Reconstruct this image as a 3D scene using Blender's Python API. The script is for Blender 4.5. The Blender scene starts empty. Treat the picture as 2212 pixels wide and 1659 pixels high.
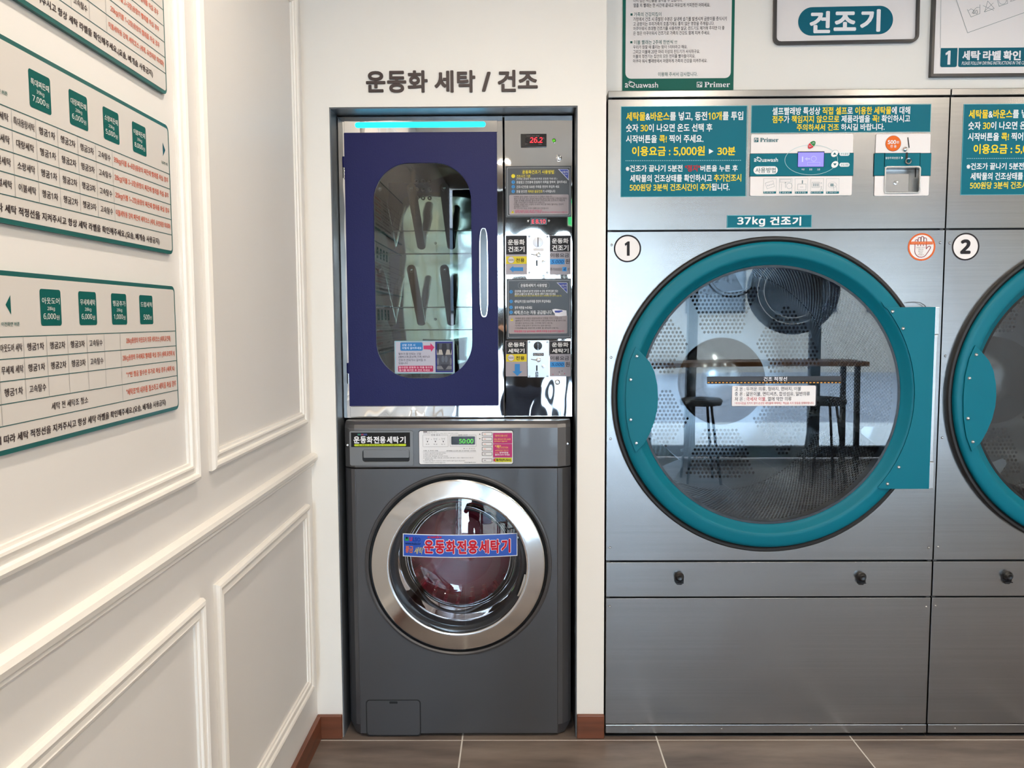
import bpy, bmesh, math, random
from mathutils import Vector, Matrix
from mathutils.geometry import tessellate_polygon
random.seed(7)
SC = bpy.context.scene
COL = SC.collection
R = math.radians

# ------------------------------------------------------------------ camera
FPX, YAW, PITCH, ROLL = 1750.0, .0078, .0803, -.0049
CX, CD, CH = .6594, 2.5448, 1.3612          # camera at (CX, -CD, CH)

def cam_dir(x, y, z):
    c, s = math.cos(PITCH), math.sin(PITCH)
    y1, z1 = c*y + s*z, -s*y + c*z
    c, s = math.cos(YAW), math.sin(YAW)
    return Vector((c*x - s*y1, s*x + c*y1, z1))
cr, sr = math.cos(ROLL), math.sin(ROLL)
right, up, fwd = cam_dir(cr, 0, sr), cam_dir(-sr, 0, cr), cam_dir(0, 1, 0)
cam = bpy.data.cameras.new('camera')
cam.sensor_width = 36
cam.lens = 36*FPX/2212
cam.clip_start = .02
co = bpy.data.objects.new('camera', cam)
COL.objects.link(co)
M = Matrix((right, up, -fwd)).transposed().to_4x4()
M.translation = Vector((CX, -CD, CH))
co.matrix_world = M
SC.camera = co

# ------------------------------------------------------------------ view, world
SC.view_settings.view_transform = 'Standard'
SC.view_settings.look = 'None'
SC.view_settings.exposure = 0.65
SC.view_settings.gamma = 1
SC.view_settings.use_curve_mapping = False
try:
    SC.cycles.use_denoising = True
    SC.cycles.max_bounces = 10
    SC.cycles.transparent_max_bounces = 12
    SC.cycles.sample_clamp_indirect = 8
    SC.cycles.caustics_reflective = False
    SC.cycles.caustics_refractive = False
except Exception:
    pass
W = bpy.data.worlds.new('sky'); SC.world = W
W.use_nodes = True
wn, wl = W.node_tree.nodes, W.node_tree.links
bg = wn['Background']
tc = wn.new('ShaderNodeTexCoord'); sx = wn.new('ShaderNodeSeparateXYZ')
rp = wn.new('ShaderNodeValToRGB'); nz = wn.new('ShaderNodeTexNoise'); mx = wn.new('ShaderNodeMixRGB')
wl.new(tc.outputs['Generated'], sx.inputs[0]); wl.new(sx.outputs['Z'], rp.inputs[0])
rp.color_ramp.elements[0].color = (.6, .8, 1, 1)
rp.color_ramp.elements[1].color = (.35, .58, .95, 1)
rp.color_ramp.elements[1].position = .8
nz.inputs['Scale'].default_value = 2.2; nz.inputs['Detail'].default_value = 5
wl.new(tc.outputs['Generated'], nz.inputs['Vector'])
r2 = wn.new('ShaderNodeValToRGB'); r2.color_ramp.elements[0].position = .45; r2.color_ramp.elements[1].position = .62
wl.new(nz.outputs['Fac'], r2.inputs[0]); wl.new(r2.outputs[0], mx.inputs[0])
wl.new(rp.outputs[0], mx.inputs[1]); mx.inputs[2].default_value = (.82, .92, 1, 1)
wl.new(mx.outputs[0], bg.inputs[0])
bg.inputs[1].default_value = 20.0

XR, YF, ZC = 4.7, -5.3, 2.62               # right wall, shop front, ceiling
def lamp(name, kind, loc, rot, **kw):
    l = bpy.data.lights.new(name, kind)
    for k, v in kw.items():
        if k == 'portal': l.cycles.is_portal = v
        else: setattr(l, k, v)
    o = bpy.data.objects.new(name, l); COL.objects.link(o)
    o.location = loc; o.rotation_euler = rot
    return o
lamp('daylight_portal', 'AREA', (XR/2, YF-.12, 1.14), (R(90), 0, 0), shape='RECTANGLE', size=XR-.3, size_y=2.15, portal=True)
LAMP_XY = [(x, y) for y in (-1.15, -2.15, -3.9) for x in (.50, 1.52, 2.63, 3.73)]
LAMP_W = 215.0

# ------------------------------------------------------------------ helpers
def srgb(r, g, b):
    f = lambda c: (c/255/12.92) if c/255 <= .04045 else ((c/255+.055)/1.055)**2.4
    return (f(r), f(g), f(b), 1)

MATS = {}
def mat(name, col=(200, 200, 200), rough=.5, metal=0., bump=None, noise=None, emit=None, coat=0., spec=.5, aniso=None, lin=None):
    if name in MATS: return MATS[name]
    m = bpy.data.materials.new(name); m.use_nodes = True
    n, l = m.node_tree.nodes, m.node_tree.links
    p = n['Principled BSDF']
    c = lin or srgb(*col)
    p.inputs['Base Color'].default_value = c
    p.inputs['Roughness'].default_value = rough
    p.inputs['Metallic'].default_value = metal
    p.inputs['Specular IOR Level'].default_value = spec
    p.inputs['Coat Weight'].default_value = coat
    t = n.new('ShaderNodeTexCoord')
    if emit:
        p.inputs['Emission Color'].default_value = srgb(*emit[0]); p.inputs['Emission Strength'].default_value = emit[1]
    if noise:   # (scale vec, amount)
        mp = n.new('ShaderNodeMapping'); mp.inputs['Scale'].default_value = noise[0]
        tx = n.new('ShaderNodeTexNoise'); tx.inputs['Scale'].default_value = 1; tx.inputs['Detail'].default_value = 4
        l.new(t.outputs['Object'], mp.inputs[0]); l.new(mp.outputs[0], tx.inputs['Vector'])
        r = n.new('ShaderNodeValToRGB')
        a = noise[1]
        r.color_ramp.elements[0].position = .3; r.color_ramp.elements[1].position = .7
        r.color_ramp.elements[0].color = [max(0, v*(1-a)) for v in c[:3]] + [1]
        r.color_ramp.elements[1].color = [min(1, v*(1+a)) for v in c[:3]] + [1]
        l.new(tx.outputs['Fac'], r.inputs[0]); l.new(r.outputs[0], p.inputs['Base Color'])
    if bump:    # (scale vec, strength, distance)
        mp = n.new('ShaderNodeMapping'); mp.inputs['Scale'].default_value = bump[0]
        tx = n.new('ShaderNodeTexNoise'); tx.inputs['Scale'].default_value = 1; tx.inputs['Detail'].default_value = 2
        l.new(t.outputs['Object'], mp.inputs[0]); l.new(mp.outputs[0], tx.inputs['Vector'])
        b = n.new('ShaderNodeBump'); b.inputs['Strength'].default_value = bump[1]; b.inputs['Distance'].default_value = bump[2]
        l.new(tx.outputs['Fac'], b.inputs['Height']); l.new(b.outputs[0], p.inputs['Normal'])
    MATS[name] = m
    return m

def glass(name, tint=(.9, .95, .95), refl=1.5, rough=0.0, bump=None, boost=0.):
    m = bpy.data.materials.new(name); m.use_nodes = True
    n, l = m.node_tree.nodes, m.node_tree.links
    n.clear()
    o = n.new('ShaderNodeOutputMaterial'); x = n.new('ShaderNodeMixShader')
    tr = n.new('ShaderNodeBsdfTransparent'); tr.inputs[0].default_value = (*tint, 1)
    g = n.new('ShaderNodeBsdfGlossy'); g.inputs['Roughness'].default_value = rough
    f = n.new('ShaderNodeFresnel'); f.inputs[0].default_value = refl
    a = n.new('ShaderNodeMath'); a.operation = 'ADD'; a.inputs[1].default_value = boost; a.use_clamp = True
    if bump:
        t = n.new('ShaderNodeTexCoord'); tx = n.new('ShaderNodeTexNoise'); tx.inputs['Scale'].default_value = bump[0]; tx.inputs['Detail'].default_value = 0
        l.new(t.outputs['Object'], tx.inputs['Vector'])
        b = n.new('ShaderNodeBump'); b.inputs['Strength'].default_value = bump[1]; b.inputs['Distance'].default_value = bump[2]
        l.new(tx.outputs['Fac'], b.inputs['Height']); l.new(b.outputs[0], g.inputs['Normal'])
    l.new(f.outputs[0], a.inputs[0]); l.new(a.outputs[0], x.inputs[0])
    l.new(tr.outputs[0], x.inputs[1]); l.new(g.outputs[0], x.inputs[2]); l.new(x.outputs[0], o.inputs[0])
    return m

def ink(r, g, b):      # flat print colour
    return mat('ink_%d_%d_%d' % (r, g, b), (r, g, b), .5, spec=.15)

class Plane:
    """a wall or machine face: u to the right, v up, d outwards into the room"""
    def __init__(s, kind, c): s.kind, s.c = kind, c
    def p3(s, u, v, d=0.):
        return (u, s.c-d, v) if s.kind == 'front' else (s.c+d, u, v)
    def uv(s, px, py):                      # photo measurement -> metres on this face
        a, b = px-1106, py-829.5
        r = cam_dir((cr*a+sr*b)/FPX, 1, -(-sr*a+cr*b)/FPX)
        if s.kind == 'front':
            t = (s.c+CD)/r[1]; return (CX+t*r[0], CH+t*r[2])
        t = (s.c-CX)/r[0]; return (-CD+t*r[1], CH+t*r[2])
    def off(s, d): return Plane(s.kind, s.c-d if s.kind == 'front' else s.c+d)
class UV(Plane):                            # same, but measurements already in metres
    def uv(s, a, b): return (a, b)

class MB:
    def __init__(s, *mats): s.v, s.f, s.mi, s.mats = [], [], [], list(mats)
    def m(s, mt):
        if mt not in s.mats: s.mats.append(mt)
        return s.mats.index(mt)
    def add(s, vs, fs, k=0):
        b = len(s.v); s.v += [tuple(q) for q in vs]
        for f in fs: s.f.append(tuple(b+i for i in f)); s.mi.append(k)
        return s
    def box(s, x0, x1, y0, y1, z0, z1, k=0):
        vs = [(x, y, z) for x in (x0, x1) for y in (y0, y1) for z in (z0, z1)]
        return s.add(vs, [(0, 1, 3, 2), (4, 6, 7, 5), (0, 4, 5, 1), (2, 3, 7, 6), (0, 2, 6, 4), (1, 5, 7, 3)], k)
    def prism(s, pl, polys, d0, d1, k=0):
        """polys = [outer, hole, hole...] lists of (u, v); solid from d0 (back) to d1 (front)"""
        if isinstance(polys[0][0], (int, float)): polys = [polys]
        tris = tessellate_polygon([[Vector((a, b, 0)) for a, b in q] for q in polys])
        flat = [q for poly in polys for q in poly]; n = len(flat)
        vs = [pl.p3(a, b, d0) for a, b in flat] + [pl.p3(a, b, d1) for a, b in flat]
        fs = [tuple(t) for t in tris] + [tuple(n+i for i in reversed(t)) for t in tris]
        o = 0
        for poly in polys:
            c = len(poly)
            for i in range(c):
                j = (i+1) % c; fs.append((o+i, o+j, n+o+j, n+o+i))
            o += c
        return s.add(vs, fs, k)
    def flat(s, pl, poly, d, k=0, warp=None):
        polys = [poly] if isinstance(poly[0][0], (int, float)) else poly
        tris = tessellate_polygon([[Vector((a, b, 0)) for a, b in q] for q in polys])
        fl = [q for p in polys for q in p]
        return s.add([pl.p3(a, b, d + (warp(a, b) if warp else 0)) for a, b in fl], [tuple(t) for t in tris], k)
    def lathe(s, pl, cu, cv, prof, seg=64, k=0, close=False):
        """prof = [(radius, d)] turned about the axis through (cu, cv) along d"""
        n = len(prof); vs = []
        for i in range(seg):
            a = 2*math.pi*i/seg
            for r, d in prof: vs.append(pl.p3(cu+r*math.cos(a), cv+r*math.sin(a), d))
        fs = []
        for i in range(seg):
            j = (i+1) % seg
            for q in range(n-1 if not close else n):
                q2 = (q+1) % n
                fs.append((i*n+q, i*n+q2, j*n+q2, j*n+q))
        return s.add(vs, fs, k)
    def tube(s, pts, r, seg=10, k=0, cap=True):
        pts = [Vector(p) for p in pts]; vs, fs = [], []
        up0 = Vector((0, 0, 1))
        for i, p in enumerate(pts):
            t = (pts[min(i+1, len(pts)-1)] - pts[max(i-1, 0)]).normalized()
            a = t.cross(up0)
            if a.length < .05: a = t.cross(Vector((1, 0, 0)))
            a.normalize(); b = t.cross(a)
            rr = r[i] if isinstance(r, (list, tuple)) else r
            for q in range(seg):
                an = 2*math.pi*q/seg; vs.append(p + a*rr*math.cos(an) + b*rr*math.sin(an))
        for i in range(len(pts)-1):
            for q in range(seg):
                q2 = (q+1) % seg; fs.append((i*seg+q, i*seg+q2, (i+1)*seg+q2, (i+1)*seg+q))
        if cap: fs += [tuple(range(seg)), tuple((len(pts)-1)*seg+q for q in range(seg))]
        return s.add(vs, fs, k)
    def obj(s, name, parent=None, origin=(0, 0, 0), bevel=0, smooth=False, recalc=True, kind=None, label=None):
        me = bpy.data.meshes.new(name)
        o0 = Vector(origin)
        me.from_pydata([tuple(Vector(q)-o0) for q in s.v], [], s.f)
        for m_ in s.mats: me.materials.append(m_)
        me.polygons.foreach_set('material_index', s.mi)
        if recalc:
            b = bmesh.new(); b.from_mesh(me); bmesh.ops.recalc_face_normals(b, faces=b.faces); b.to_mesh(me); b.free()
        if smooth:
            me.polygons.foreach_set('use_smooth', [True]*len(me.polygons))
            me.set_sharp_from_angle(angle=R(35 if smooth is True else smooth))
        me.update()
        o = bpy.data.objects.new(name, me); COL.objects.link(o)
        if parent: o.parent = parent
        else: o.location = o0
        if bevel:
            bv = o.modifiers.new('bevel', 'BEVEL'); bv.width = bevel; bv.segments = 2; bv.limit_method = 'ANGLE'; bv.angle_limit = R(40)
            bv.harden_normals = False
        if kind: o['kind'] = kind
        if label: o['label'] = label
        return o

def tag(o, label=None, cat=None, group=None, kind=None):
    if label: o['label'] = label
    if cat: o['category'] = cat
    if group: o['group'] = group
    if kind: o['kind'] = kind
    return o
class Thing:
    def __init__(s, name, loc, label=None, cat=None, group=None, kind=None):
        s.o = bpy.data.objects.new(name, None); COL.objects.link(s.o); s.o.location = loc
        s.o.empty_display_size = .1; s.loc = loc
        tag(s.o, label, cat, group, kind)
    def part(s, name, mb, parent=None, **kw):
        return mb.obj(name, parent or s.o, s.loc, **kw)

def rrect(x0, z0, x1, z1, r, seg=5):
    x0, x1 = min(x0, x1), max(x0, x1); z0, z1 = min(z0, z1), max(z0, z1)
    r = min(r, (x1-x0)/2-1e-6, (z1-z0)/2-1e-6)
    if r <= 0: return [(x0, z0), (x1, z0), (x1, z1), (x0, z1)]
    out = []
    for cx, cz, a0 in ((x1-r, z0+r, -90), (x1-r, z1-r, 0), (x0+r, z1-r, 90), (x0+r, z0+r, 180)):
        for i in range(seg+1):
            a = R(a0+90*i/seg); out.append((cx+r*math.cos(a), cz+r*math.sin(a)))
    return out
def circ(cx, cz, r, n=32, ry=None):
    return [(cx+r*math.cos(2*math.pi*i/n), cz+(ry or r)*math.sin(2*math.pi*i/n)) for i in range(n)]

# text -> flat glyph outlines, from the built-in font (read once per text, before anything else is drawn)
_fc = bpy.data.curves.new('type', 'FONT'); _fo = bpy.data.objects.new('type', _fc); COL.objects.link(_fo)
_cache = {}
def glyphs(t, bold=0., res=2, space=1.):
    t = ''.join(chr(0x1D7E2+ord(c)-48) if c in '0123456789' else c for c in t) if t != 'Primer' else ''.join(chr(0x1D400+ord(c)-65) if c < 'a' else chr(0x1D41A+ord(c)-97) for c in t)
    t = t.replace('kg', '\U0001D5C4\U0001D5C0'); bold = 0
    k = (t, bold, res, space)
    if k not in _cache:
        _fc.body = t; _fc.offset = bold; _fc.resolution_u = res; _fc.space_character = space
        me = _fo.to_mesh()
        vs = [(v.co.x, v.co.y) for v in me.vertices]; fs = [tuple(p.vertices) for p in me.polygons]
        _fo.to_mesh_clear()
        x0, x1 = min(a for a, b in vs), max(a for a, b in vs); y0, y1 = min(b for a, b in vs), max(b for a, b in vs)
        _cache[k] = (vs, fs, x0, x1, y0, y1)
    return _cache[k]

def swell(vs, bold):
    """heavier weight: the outline plus copies nudged around it -> [(dx, dy)]"""
    e = bold
    if e <= 0: return [(0, 0)]
    n = 4 if e < .014 else 8
    return [(0, 0)] + [(e*math.cos(2*math.pi*(i+.5)/n)*1.15, e*math.sin(2*math.pi*(i+.5)/n)*1.15) for i in range(n)]

class Sheet:
    """printing on a face: shapes and text on thin layers above base depth d0"""
    def __init__(s, pl, d0, warp=None): s.pl, s.d0, s.warp = pl, d0, warp; s.g = MB(); s.t = MB(); s.lines = []
    def d(s, layer): return s.d0 + .00035*(layer+1)
    def poly(s, pts, col, layer=0, metres=False):
        q = [pts] if isinstance(pts[0][0], (int, float)) else pts
        q = q if metres else [[s.pl.uv(*p) for p in poly] for poly in q]
        s.g.flat(s.pl, q, s.d(layer), s.g.m(col if not isinstance(col, tuple) else ink(*col)), s.warp); return s
    def rect(s, x0, y0, x1, y1, col, layer=0, r=0.):
        a, b = s.pl.uv(x0, y0), s.pl.uv(x1, y1)
        return s.poly(rrect(a[0], a[1], b[0], b[1], r), col, layer, True)
    def frame(s, x0, y0, x1, y1, w, col, layer=0, r=0.):
        a, b = s.pl.uv(x0, y0), s.pl.uv(x1, y1)
        X0, X1 = sorted((a[0], b[0])); Z0, Z1 = sorted((a[1], b[1]))
        return s.poly([rrect(X0, Z0, X1, Z1, r), rrect(X0+w, Z0+w, X1-w, Z1-w, max(0, r-w))], col, layer, True)
    def disc(s, px, py, r, col, layer=0, hole=0., ry=None):
        c = s.pl.uv(px, py)
        p = [circ(c[0], c[1], r, 40, ry)]
        if hole: p.append(circ(c[0], c[1], hole, 40, (ry*hole/r) if ry else None))
        return s.poly(p, col, layer, True)
    def line(s, pts, w, col, layer=0, closed=False):
        q = [s.pl.uv(*p) for p in pts]
        if closed: q = q + [q[0]]
        for (a, b), (c, d) in zip(q, q[1:]):
            L = math.hypot(c-a, d-b) or 1; nx, nz = -(d-b)/L*w/2, (c-a)/L*w/2; ex, ez = (c-a)/L*w*.3, (d-b)/L*w*.3
            s.poly([(a+nx-ex, b+nz-ez), (a-nx-ex, b-nz-ez), (c-nx+ex, d-nz+ez), (c+nx+ex, d+nz+ez)], col, layer, True)
        return s
    def text(s, t, x0, y0, x1, y1, col, layer=2, bold=0.01, res=2, space=1., slant=0., keep=False):
        vs, fs, a0, a1, b0, b1 = glyphs(t, bold, res, space)
        p, q = s.pl.uv(x0, y0), s.pl.uv(x1, y1)
        X0, X1 = sorted((p[0], q[0])); Z0, Z1 = sorted((p[1], q[1]))
        dd = s.d(layer); k = s.t.m(ink(*col) if isinstance(col, tuple) else col)
        e = max(0, bold); a0 -= e; a1 += e; b0 -= e; b1 += e
        kx, kz = (X1-X0)/(a1-a0), (Z1-Z0)/(b1-b0)
        big = Z1-Z0 > .0105                  # big enough to pick apart: a part of its own
        tgt = MB(s.t.mats[k]) if big else s.t
        for n, (da, db) in enumerate(swell(vs, bold)):
            out = []
            for a, b in vs:
                z = Z0+(b+db-b0)*kz; x = X0+(a+da-a0)*kx + slant*(z-Z0)
                out.append(s.pl.p3(x, z, dd - n*2e-5 + (s.warp(x, z) if s.warp else 0)))
            tgt.add(out, fs, 0 if big else k)
        if big: s.lines.append(tgt)
        return s
    def row(s, parts, x0, y0, x1, y1, layer=2, bold=.015):
        """one line in several colours: parts = [(text, colour)]; widths shared by the font's own advance"""
        full = ''.join(p[0] for p in parts)
        vs, fs, a0, a1, b0, b1 = glyphs(full, bold)
        p, q = s.pl.uv(x0, y0), s.pl.uv(x1, y1)
        kx, kz = (q[0]-p[0])/(a1-a0), (p[1]-q[1])/(b1-b0)
        pre = ''; tgt = s.t
        if p[1]-q[1] > .0105: tgt = MB(); s.lines.append(tgt)
        for t, col in parts:
            _, _, c0, c1, _, _ = glyphs(pre+t, bold)
            lo = glyphs(pre, bold)[3] if pre.strip() else a0-1
            hi = c1
            ks = [f for f in fs if lo-.001 < sum(vs[i][0] for i in f)/len(f) <= hi+.004]
            use = sorted({i for f in ks for i in f}); mp = {i: n for n, i in enumerate(use)}
            for n, (da, db) in enumerate(swell(vs, bold)):
                out = [s.pl.p3(p[0]+(a+da-a0)*kx, q[1]+(b+db-b0)*kz, s.d(layer)-n*2e-5) for a, b in vs]
                tgt.add([out[i] for i in use], [tuple(mp[i] for i in f) for f in ks], tgt.m(ink(*col)))
            pre += t
        return s
    def build(s, th, parent, lettering='lettering', print_='printed_graphic'):
        if s.g.f: th.part(print_, s.g, parent, recalc=False)
        for b in s.lines: th.part(lettering, b, parent, recalc=False)
        if s.t.f: th.part('fine_print', s.t, parent, recalc=False, kind='stuff')

# ------------------------------------------------------------------ materials
WHITE, DARK, TEAL, YEL = (232, 232, 236), (38, 36, 40), (22, 118, 132), (238, 208, 48)
m_wall = mat('painted_wall', (236, 233, 227), .6, bump=((9, 9, 9), .08, .01), noise=((2, 2, 2), .015))
m_wallL = mat('painted_panelling', (229, 227, 225), .5, noise=((2, 2, 2), .015))
m_mould = mat('moulding_paint', (238, 235, 230), .4)
m_ceil = mat('ceiling_paint', (216, 205, 190), .8)
m_wood = mat('brown_wood', (108, 60, 38), .45, noise=((3, 3, 40), .3), coat=.2)
m_reveal = mat('niche_lining', (92, 97, 103), .42, spec=.4)
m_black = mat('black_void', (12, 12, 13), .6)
m_rubber = mat('black_rubber', (24, 22, 22), .5)
m_steel = mat('brushed_steel', (160, 160, 160), .25, 1., noise=((1.2, 1, 260), .05), bump=((2.5, 2.5, 2.5), .12, .02))
m_steel2 = mat('steel_edge', (190, 190, 188), .25, 1.)
m_chrome = mat('polished_steel', (225, 224, 222), .03, 1., bump=((6, 1, 3.2), .35, .012))
m_chrome2 = mat('chrome', (220, 220, 220), .08, 1.)
m_ring = mat('turned_steel', (222, 220, 218), .16, 1., bump=((40, 3, 40), .04, .002))
m_washer = mat('graphite_paint', (76, 76, 79), .3, .35, spec=.6, coat=.25)
m_washer2 = mat('graphite_panel', (98, 98, 100), .3, .45, spec=.6, coat=.25)
m_navy = mat('navy_enamel', (18, 20, 78), .45, 0, spec=.25, bump=((220, 220, 220), .35, .001))
m_teal = mat('teal_enamel', (2, 104, 122), .4, noise=((2, 2, 2), .04), spec=.2)
m_perf = mat('perforated_steel', (140, 142, 144), .15, 1.)
m_cyan = mat('lit_cyan_bar', (40, 200, 255), .4, emit=((0, 205, 255), 3.0))
m_red = mat('lit_red_digit', (255, 40, 50), .4, emit=((255, 22, 44), 1.5))
m_green = mat('lit_green_digit', (90, 200, 60), .4, emit=((70, 190, 50), .9))
m_lcd = mat('lit_blue_screen', (110, 105, 235), .3, emit=((112, 108, 240), .75))
m_screen = mat('black_screen', (16, 14, 16), .15)
m_board = mat('white_board', (226, 222, 222), .35)
m_white = mat('white_plastic', (226, 226, 228), .4)
m_purple = mat('red_purple_drum', (170, 34, 70), .5)
m_glass = glass('door_glass', (.66, .73, .77), 1.55, boost=.045, bump=(1.5, .1, .02))
m_glass_w = glass('washer_glass', (.92, .90, .92), 1.5, boost=.03)
m_glass_c = glass('cabinet_glass', (.56, .66, .62), 1.5, boost=.05, bump=(3, .06, .02))
m_glass_s = glass('shop_glass', (.96, .98, .98), 1.45)
m_alu = mat('dark_aluminium', (40, 42, 46), .4, .6)

# ------------------------------------------------------------------ the room
F0 = Plane('front', 0.0)
NL, NR, NT, PR = .0815, .8452, 2.0115, .9325      # niche left, right, top; pillar right edge
wb = MB(m_wall)
wb.prism(F0, [(0, 0), (NL, 0), (NL, NT), (NR, NT), (NR, 0), (PR, 0), (PR, ZC), (0, ZC)], -.85, 0)
wb.obj('wall_back', kind='structure')
bx = MB(m_wall); bx.prism(Plane('front', .13), [(PR+.001, 2.052), (3.04, 2.052), (3.04, 0), (XR, 0), (XR, ZC), (PR+.001, ZC)], -.72, 0)
bx.obj('wall_back_upper', kind='structure')
MB(m_wall).box(0, XR, .87, .95, 0, ZC).obj('wall_rear', kind='structure')
nl = MB(m_reveal)
nl.box(NL, NL+.004, .004, .845, 0, NT-.004).box(NR-.004, NR, .004, .845, 0, NT-.004).box(NL, NR, .004, .845, NT-.004, NT)
nl.obj('trim_12', kind='structure')
wlm = MB(m_wallL).box(-.15, 0, YF, .87, 0, ZC); wlm.obj('wall_left', kind='structure')
MB(m_wall).box(XR, XR+.15, YF, .87, 0, ZC).obj('wall_right', kind='structure')
MB(m_ceil).box(-.15, XR+.15, YF-.1, .95, ZC, ZC+.1).obj('ceiling', kind='structure')

# floor: grout bed + tiles
m_grout = mat('pale_grout', (226, 222, 216), .8)
TP = .6315
def tile_mat():
    m = bpy.data.materials.new('brown_stone_tile'); m.use_nodes = True
    n, l = m.node_tree.nodes, m.node_tree.links; p = n['Principled BSDF']
    t = n.new('ShaderNodeTexCoord'); oi = n.new('ShaderNodeObjectInfo')
    mp = n.new('ShaderNodeMapping'); mp.inputs['Scale'].default_value = (1.6, 7, 1); mp.inputs['Rotation'].default_value = (0, 0, R(24))
    ad = n.new('ShaderNodeVectorMath'); ad.operation = 'ADD'
    sc = n.new('ShaderNodeVectorMath'); sc.operation = 'SCALE'; sc.inputs['Scale'].default_value = 9
    cmb = n.new('ShaderNodeCombineXYZ'); l.new(oi.outputs['Random'], cmb.inputs[0]); l.new(oi.outputs['Random'], cmb.inputs[1])
    l.new(cmb.outputs[0], sc.inputs[0]); l.new(t.outputs['Object'], ad.inputs[0]); l.new(sc.outputs[0], ad.inputs[1])
    l.new(ad.outputs[0], mp.inputs[0])
    tx = n.new('ShaderNodeTexNoise'); tx.inputs['Scale'].default_value = 1.3; tx.inputs['Detail'].default_value = 7; tx.inputs['Roughness'].default_value = .6
    l.new(mp.outputs[0], tx.inputs['Vector'])
    r = n.new('ShaderNodeValToRGB'); e = r.color_ramp.elements
    e[0].position = .3; e[0].color = srgb(84, 73, 67); e[1].position = .72; e[1].color = srgb(140, 127, 118)
    l.new(tx.outputs['Fac'], r.inputs[0]); l.new(r.outputs[0], p.inputs['Base Color'])
    p.inputs['Roughness'].default_value = .42
    return m
m_tile = tile_mat()
fl = Thing('floor', (0, 0, 0), kind='structure')
fl.part('grout_bed', MB(m_grout).box(-.1, XR+.1, YF-.05, .9, -.05, -.0008))
tm = MB(m_tile).box(0, TP-.005, 0, TP-.005, -.012, 0)
t0 = None
for iy in range(-9, 2):
    for ix in range(-1, 7):
        x, y = .4725+ix*TP, -.0205+iy*TP
        if t0 is None: t0 = tm.obj('tile', fl.o); t = t0
        else: t = t0.copy(); COL.objects.link(t)
        t.location = (x+.0025, y+.0025, 0)

# baseboards
LW = Plane('left', 0.0)
MB(m_wood).box(0, .0145, YF, -.0145, 0, .079).obj('baseboard_left', bevel=.003, kind='structure')
bb = Thing('baseboard_back', (0, 0, 0), kind='structure')
bb.part('board', MB(m_wood).box(.0, NL, -.0145, -.0005, 0, .079), bevel=.003)
bb.part('board', MB(m_wood).box(NR, PR+.001, -.0145, -.0005, 0, .079), bevel=.003)

# panel mouldings on the left wall
PROF = [(0, 0), (.0, .007), (.004, .0135), (.010, .0155), (.0155, .013), (.018, .008), (.0235, .0072), (.028, .0095),
        (.031, .0115), (.035, .0105), (.037, .006), (.042, .005), (.042, 0)]   # (inwards from outer edge, depth)
def moulding(idx, y0, z0, y1, z1):
    th = Thing('trim_%d' % idx, (0, y0, z0), kind='structure')
    cs = [(y0, z0, 1, 1), (y1, z0, -1, 1), (y1, z1, -1, -1), (y0, z1, 1, -1)]
    for i in range(4):
        a, b = cs[i], cs[(i+1) % 4]
        mb = MB(m_mould); vs = []
        for c in (a, b):
            vs += [LW.p3(c[0]+c[2]*w, c[1]+c[3]*w, d+.0002) for w, d in PROF]
        n = len(PROF)
        fs = [(q, (q+1) % n, n+(q+1) % n, n+q) for q in range(n)] + [tuple(range(n)), tuple(range(n, 2*n))]
        mb.add(vs, fs); th.part('moulding_strip', mb, smooth=30)
moulding(1, -2.45, 1.036, -.917, 2.322)
moulding(2, -.846, 1.041, -.077, 2.322)
moulding(3, -2.45, .200, -.917, .790)
moulding(4, -.846, .200, -.077, .793)
moulding(5, -4.05, 1.036, -2.52, 2.322)
moulding(6, -4.05, .200, -2.52, .790)
rl = MB(m_mould)
RP = [(.9005, 0), (.9005, .006), (.904, .009), (.909, .008), (.912, .0125), (.918, .019), (.928, .0215), (.936, .018), (.940, .010), (.940, 0)]
vs = [(d+.0002, y, z) for y in (YF, -.001) for z, d in RP]; n = len(RP)
rl.add(vs, [(q, (q+1) % n, n+(q+1) % n, n+q) for q in range(n)] + [tuple(range(n)), tuple(range(n, 2*n))])
rl.obj('trim_7', smooth=30, kind='structure')

# shop front behind the camera
for i in range(4):
    x0 = .03+i*(XR-.06)/4; x1 = x0+(XR-.06)/4
    w = Thing('window_%d' % (i+1), (x0, YF, 0), kind='structure')
    fr = MB(m_alu); P = Plane('front', YF)
    fr.prism(P, [[(x0, .02), (x1, .02), (x1, 2.6), (x0, 2.6)], [(x0+.045, .12), (x1-.045, .12), (x1-.045, 2.16), (x0+.045, 2.16)]], -.04, .04)
    w.part('window_frame', fr)
    w.part('pane', MB(m_glass_s).box(x0+.045, x1-.045, YF-.003, YF+.003, .12, 2.16))
MB(mat('asphalt', (120, 120, 122), .9, noise=((3, 3, 3), .15))).box(-14, 20, -30, YF-.1, -.3, -.02).obj('ground', kind='structure')

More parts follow.
